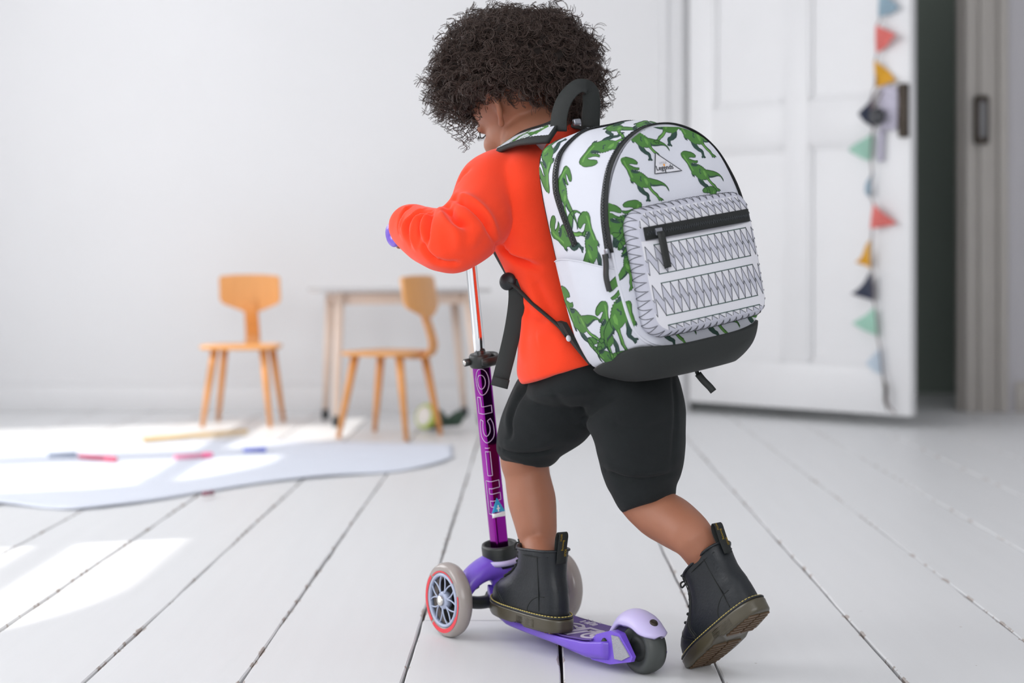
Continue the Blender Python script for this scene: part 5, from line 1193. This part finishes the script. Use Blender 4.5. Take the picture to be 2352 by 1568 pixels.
def inkline(mb_, p, r):
    p = np.array(p, float); q = np.concatenate([np.linspace(a, b, 7)[:-1] for a, b in zip(p[:-1], p[1:])]+[p[-1:]]); k = inpoly(q, bnd_p); run = []
    for i in list(range(len(q)))+[None]:
        if i is not None and k[i]: run.append(q[i]); continue
        if len(run) > 1: mb_.add(*tube(pface(np.array(run), .0002), r, 4))
        run = []
for p in zzl: inkline(mbl, p, .00042)
for t_ in (.285, .525, .60, .865, .945): inkline(mbg, [(-HX, zt(t_)), (0, zt(t_)), (HX, zt(t_))], .0007)
nro = len(ro)
for k in range(0, nro-1, 2):                                       # zigzag on the walls
    c = np.array([PX, D, PZ]); a = []
    for f, g in [(f, f) for f in np.linspace(0, 1, 8)]+[(1-f, 1+f) for f in np.linspace(0, 1, 8)][1:]:
        i0 = int(g); u = g-i0; q = pside(.06+.9*f, k+i0)*(1-u)+pside(.06+.9*f, k+i0+1)*u; a.append(q+nrm((q-c)*np.array([1, .35, 1]))*.0005)
    mbl.add(*tube(np.array(a), .00042, 4))
V, F = mbl.get(); mbx.add(V, F, 3); V, F = mbg.get(); mbx.add(V, F, 4)
V, F = mbx.get(); fp = bk('front_pocket', V, F, [M['grey_cl'], M['grey_cl'], M['white_cl'], M['ink'], M['inkg']], mi=mbx.M, recalc=False)
x = np.linspace(-HX*.93, HX*.955, 40); zc = np.full(40, zt(.185)); p = pface(np.c_[x, zc], .0008); pn = np.tile([0, 1., 0], (40, 1)); V, F = ribbon(p, pn, .0185, .0016); pz_ = bk('pocket_zip', V, F, M['zip'], fp)
mb = MB()
for i, xx in enumerate(np.arange(-HX*.9, HX*.93, .0021)): mb.add(*box(pface([[xx, zt(.185)+(.0011 if i % 2 else -.0011)]], .0026)[0], (.0013, .0014, .0034)))
V, F = mb.get(); bk('pocket_zip_teeth', V, F, M['teeth'], fp, smooth=False, kind='stuff')
s0 = pface([[-HX*.74, zt(.185)]], .004)[0]; V, F = box(s0, (.012, .005, .010), None, .0012); bk('pocket_slider', V, F, M['slider'], fp, smooth=.5)
tp = catmull(np.array([s0+[0, .003, 0], s0+[.0, .004, -.018], s0+[.001, .003, -.038], s0+[.002, .002, -.052]]), 14); V, F = ribbon(tp, np.tile([0, 1., 0], (14, 1)), .0125, .0022); bk('pocket_pull_tab', V, F, M['tab'], fp)
# triangle badge
tri = np.array([v2(1511, 350), v2(1505, 399), v2(1566, 392)]); V2, T, _ = printed(tri, [], .005); mbx = MB(); mbx.add(frt(V2, .0012), T, 0)
V, F = tube(frt(subdiv(tri, .004), .0012), .0007, 6, closed=True); nn = len(subdiv(tri, .004))*6; mbx.add(V[:nn], [f for f in F if max(f) < nn], 1)
cen = tri.mean(0); xa = nrm(tri[2]-tri[1]); ya = np.array([-xa[1], xa[0]])
def badge(s, size, dx, dy, m, bold=0.):
    V, F = text_geo(s, size, .0, res=3); q = cen+V[:, :1]*xa+V[:, 1:2]*ya+xa*dx+ya*dy
    for bx, by in ((0, 0), (bold, 0), (-bold, 0), (0, bold))[:4 if bold else 1]: mbx.add(frt(q+[bx, by], .0016), F, m)
badge('Legends', .0098, 0, -.0028, 1, .0003); badge('LITTLE', .0046, -.001, .0042, 3)
V2 = np.array([cen+xa*.0012*math.cos(a)*1.3+ya*(.0012*math.sin(a)*1.6+.0012) for a in np.linspace(0, 2*PI, 12, endpoint=False)]); mbx.add(frt(V2, .002), [tuple(range(12))], 2)
mbx.add(frt(np.array([cen+xa*a+ya*b for a, b in ((-.0012, -.0062), (.0014, -.0062), (.0006, -.0115), (-.0002, -.0115))]), .0016), [(0, 1, 2, 3)], 1)
M['grey_ink'] = mat('grey_ink_print', (150, 152, 158), .7)
V, F = mbx.get(); bk('badge', V, F, [M['white_cl'], M['ink'], M['orange'], M['grey_ink']], mi=mbx.M, smooth=False, recalc=False, label='white triangular badge lettered Little Legends')
# carry handle
def wp(*p): return w2b(P(*p))
hp = catmull(np.array([wp(1283, 300, 2.615), wp(1286, 262, 2.615), wp(1300, 225, 2.615), wp(1326, 200, 2.62), wp(1350, 203, 2.63), wp(1358, 228, 2.635), wp(1357, 262, 2.64), wp(1356, 292, 2.645)]), 40)
cn = hp.mean(0); hn = nrm(hp-cn); th = np.interp(np.linspace(0, 1, 40), [0, .4, .65, 1], [.7, .5, 1.6, 3.2])[:, None]; vn = w2b(np.array([0, 0, CAMZ]))-cn
hn = nrm(hn*.9+nrm(vn)*th*1.2); V, F = ribbon(hp, hn, .0285, .0022); bk('carry_handle', V, F, M['nylon'])
mb = MB(); mb.add(*box(wp(1325, 280, 2.625), (.014, .006, .010), None, .002)); V, F = mb.get(); bk('handle_tab', V, F, M['slider'])
# shoulder straps
def strap(pts, nor, w1, printed_w, par=None):
    p = catmull(np.array([w2b(q) for q in pts]), 44); n_ = catmull(np.array([np.array(q)@BPR for q in nor]), 44); n_ = nrm(n_)
    T = nrm(np.gradient(p, axis=0)); S = nrm(np.cross(T, n_))
    V, F = ribbon(p, n_, w1, .006); st = bk('shoulder_strap', V, F, M['nylon'])
    # printed face
    n = 44; L_ = np.r_[0, np.cumsum(np.linalg.norm(np.diff(p, axis=0), axis=1))]
    def sf(uv, off=0.):
        uv = np.atleast_2d(uv); f = np.interp(uv[:, 0], L_, np.arange(n)); i = np.clip(f.astype(int), 0, n-2); u = (f-i)[:, None]; g = lambda A: A[i]*(1-u)+A[i+1]*u
        return g(p)+g(S)*uv[:, 1:2]+g(n_)*(.0066+off-.0022*(np.abs(uv[:, 1:2])/(printed_w/2))**3)
    b = np.array([(.002, -printed_w/2), (L_[-1]*.98, -printed_w/2), (L_[-1]*.98, printed_w/2), (.002, printed_w/2)]); Ls = dinos([(np.array((.018+.05*k, -.012)), np.array((.050+.05*k, .020)), k % 2 == 0) for k in range(6)]); V2, T_, mi_ = printed(b, Ls, .008)
    bk('strap_face', sf(V2), T_, PM, st, mi=mi_, recalc=False); return st
strap([P(1278, 303, 2.612), P(1240, 309, 2.632), P(1205, 318, 2.668), P(1172, 331, 2.702), P(1144, 352, 2.735), P(1122, 400, 2.775), P(1112, 470, 2.80), P(1120, 530, 2.79)], [(-.35, -.5, .7), (-.35, -.5, .8), (-.35, -.45, .85), (-.4, -.4, .85), (-.55, 0, .8), (-.7, .6, .3), (-.7, .7, .0), (-.7, .7, -.2)], .058, .047)
strap([P(1340, 300, 2.68), P(1345, 296, 2.72), P(1335, 306, 2.78), P(1318, 330, 2.83), P(1305, 380, 2.87), P(1300, 460, 2.885), P(1320, 540, 2.86)], [(.2, -.5, .8), (.2, -.2, .9), (.2, .1, .95), (.2, .6, .7), (.1, .95, .2), (.1, 1, 0), (.3, .9, -.2)], .042, .033)
# lower webbing, buckle, hanging tail and cord on the left
def web(nm, pts, nor, w_, th=.0018, m='nylon', par=None, n=30):
    p = catmull(np.array([w2b(q) for q in pts]), n); n_ = np.tile(np.array(nor)@BPR, (n, 1)) if np.ndim(nor) == 1 else nrm(catmull(np.array([np.array(q)@BPR for q in nor]), n)); V, F = ribbon(p, n_, w_, th); return bk(nm, V, F, M[m], par)
lw = web('lower_webbing', [P(1132, 545, 2.735), P(1150, 580, 2.715), P(1168, 612, 2.69), P(1188, 648, 2.668)], (-.55, -.75, .1), .024)
web('webbing_tail', [P(1186, 640, 2.662), P(1187, 690, 2.662), P(1179, 750, 2.665), P(1166, 810, 2.67), P(1153, 860, 2.672), P(1147, 888, 2.672)], (-.25, -.95, 0), .0265)
web('tail_hem', [P(1152, 868, 2.669), P(1147, 888, 2.669)], (-.25, -.95, 0), .0275, .004, n=8)
V, F = ell(wp(1166, 646, 2.664), (.0135, .007, .014), np.stack([nrm(np.array([.8, -.4, -.45])@BPR), nrm(np.cross(np.array([-.45, .1, -.9])@BPR, np.array([.8, -.4, -.45])@BPR)), nrm(np.array([-.45, .1, -.9])@BPR)], 1)); bk('buckle', V, F, M['boot'], lw)
cordp = [P(1170, 648, 2.66), P(1192, 666, 2.655), P(1222, 696, 2.645), P(1255, 724, 2.628), P(1285, 750, 2.61), P(1302, 772, 2.60)]
V, F = tube(catmull(np.array([w2b(q) for q in cordp]), 30), .0030, 8, ry=.0045); bk('cord', V, F, M['nylon'])
gp_ = [P(1278, 738, 2.605), P(1291, 742, 2.596), P(1310, 775, 2.575), P(1352, 838, 2.560), P(1338, 812, 2.585), P(1300, 775, 2.60)]; q = np.array([w2b(a) for a in gp_]); q2 = q+np.array([.006, .004, 0]); n = len(q)
bk('webbing_anchor', np.r_[q, q2], [tuple(range(n)), tuple(range(2*n-1, n-1, -1))]+[(i, (i+1) % n, n+(i+1) % n, n+i) for i in range(n)], M['nylon'], smooth=False)
V, F = ell(wp(1306, 777, 2.573), (.0042, .003, .0048), None, 10, 14); bk('rivet', V, F, M['white_cl'])
# zip pull hanging below the base on the right
web('hanging_cord', [P(1594, 838, 2.585), P(1600, 852, 2.585), P(1606, 866, 2.585)], (-.2, -.95, .1), .006, .002, n=8)
web('hanging_tab', [P(1603, 858, 2.583), P(1616, 874, 2.583), P(1630, 888, 2.583), P(1639, 899, 2.583)], (-.2, -.95, .1), .0105, .0025, 'tab', n=10)
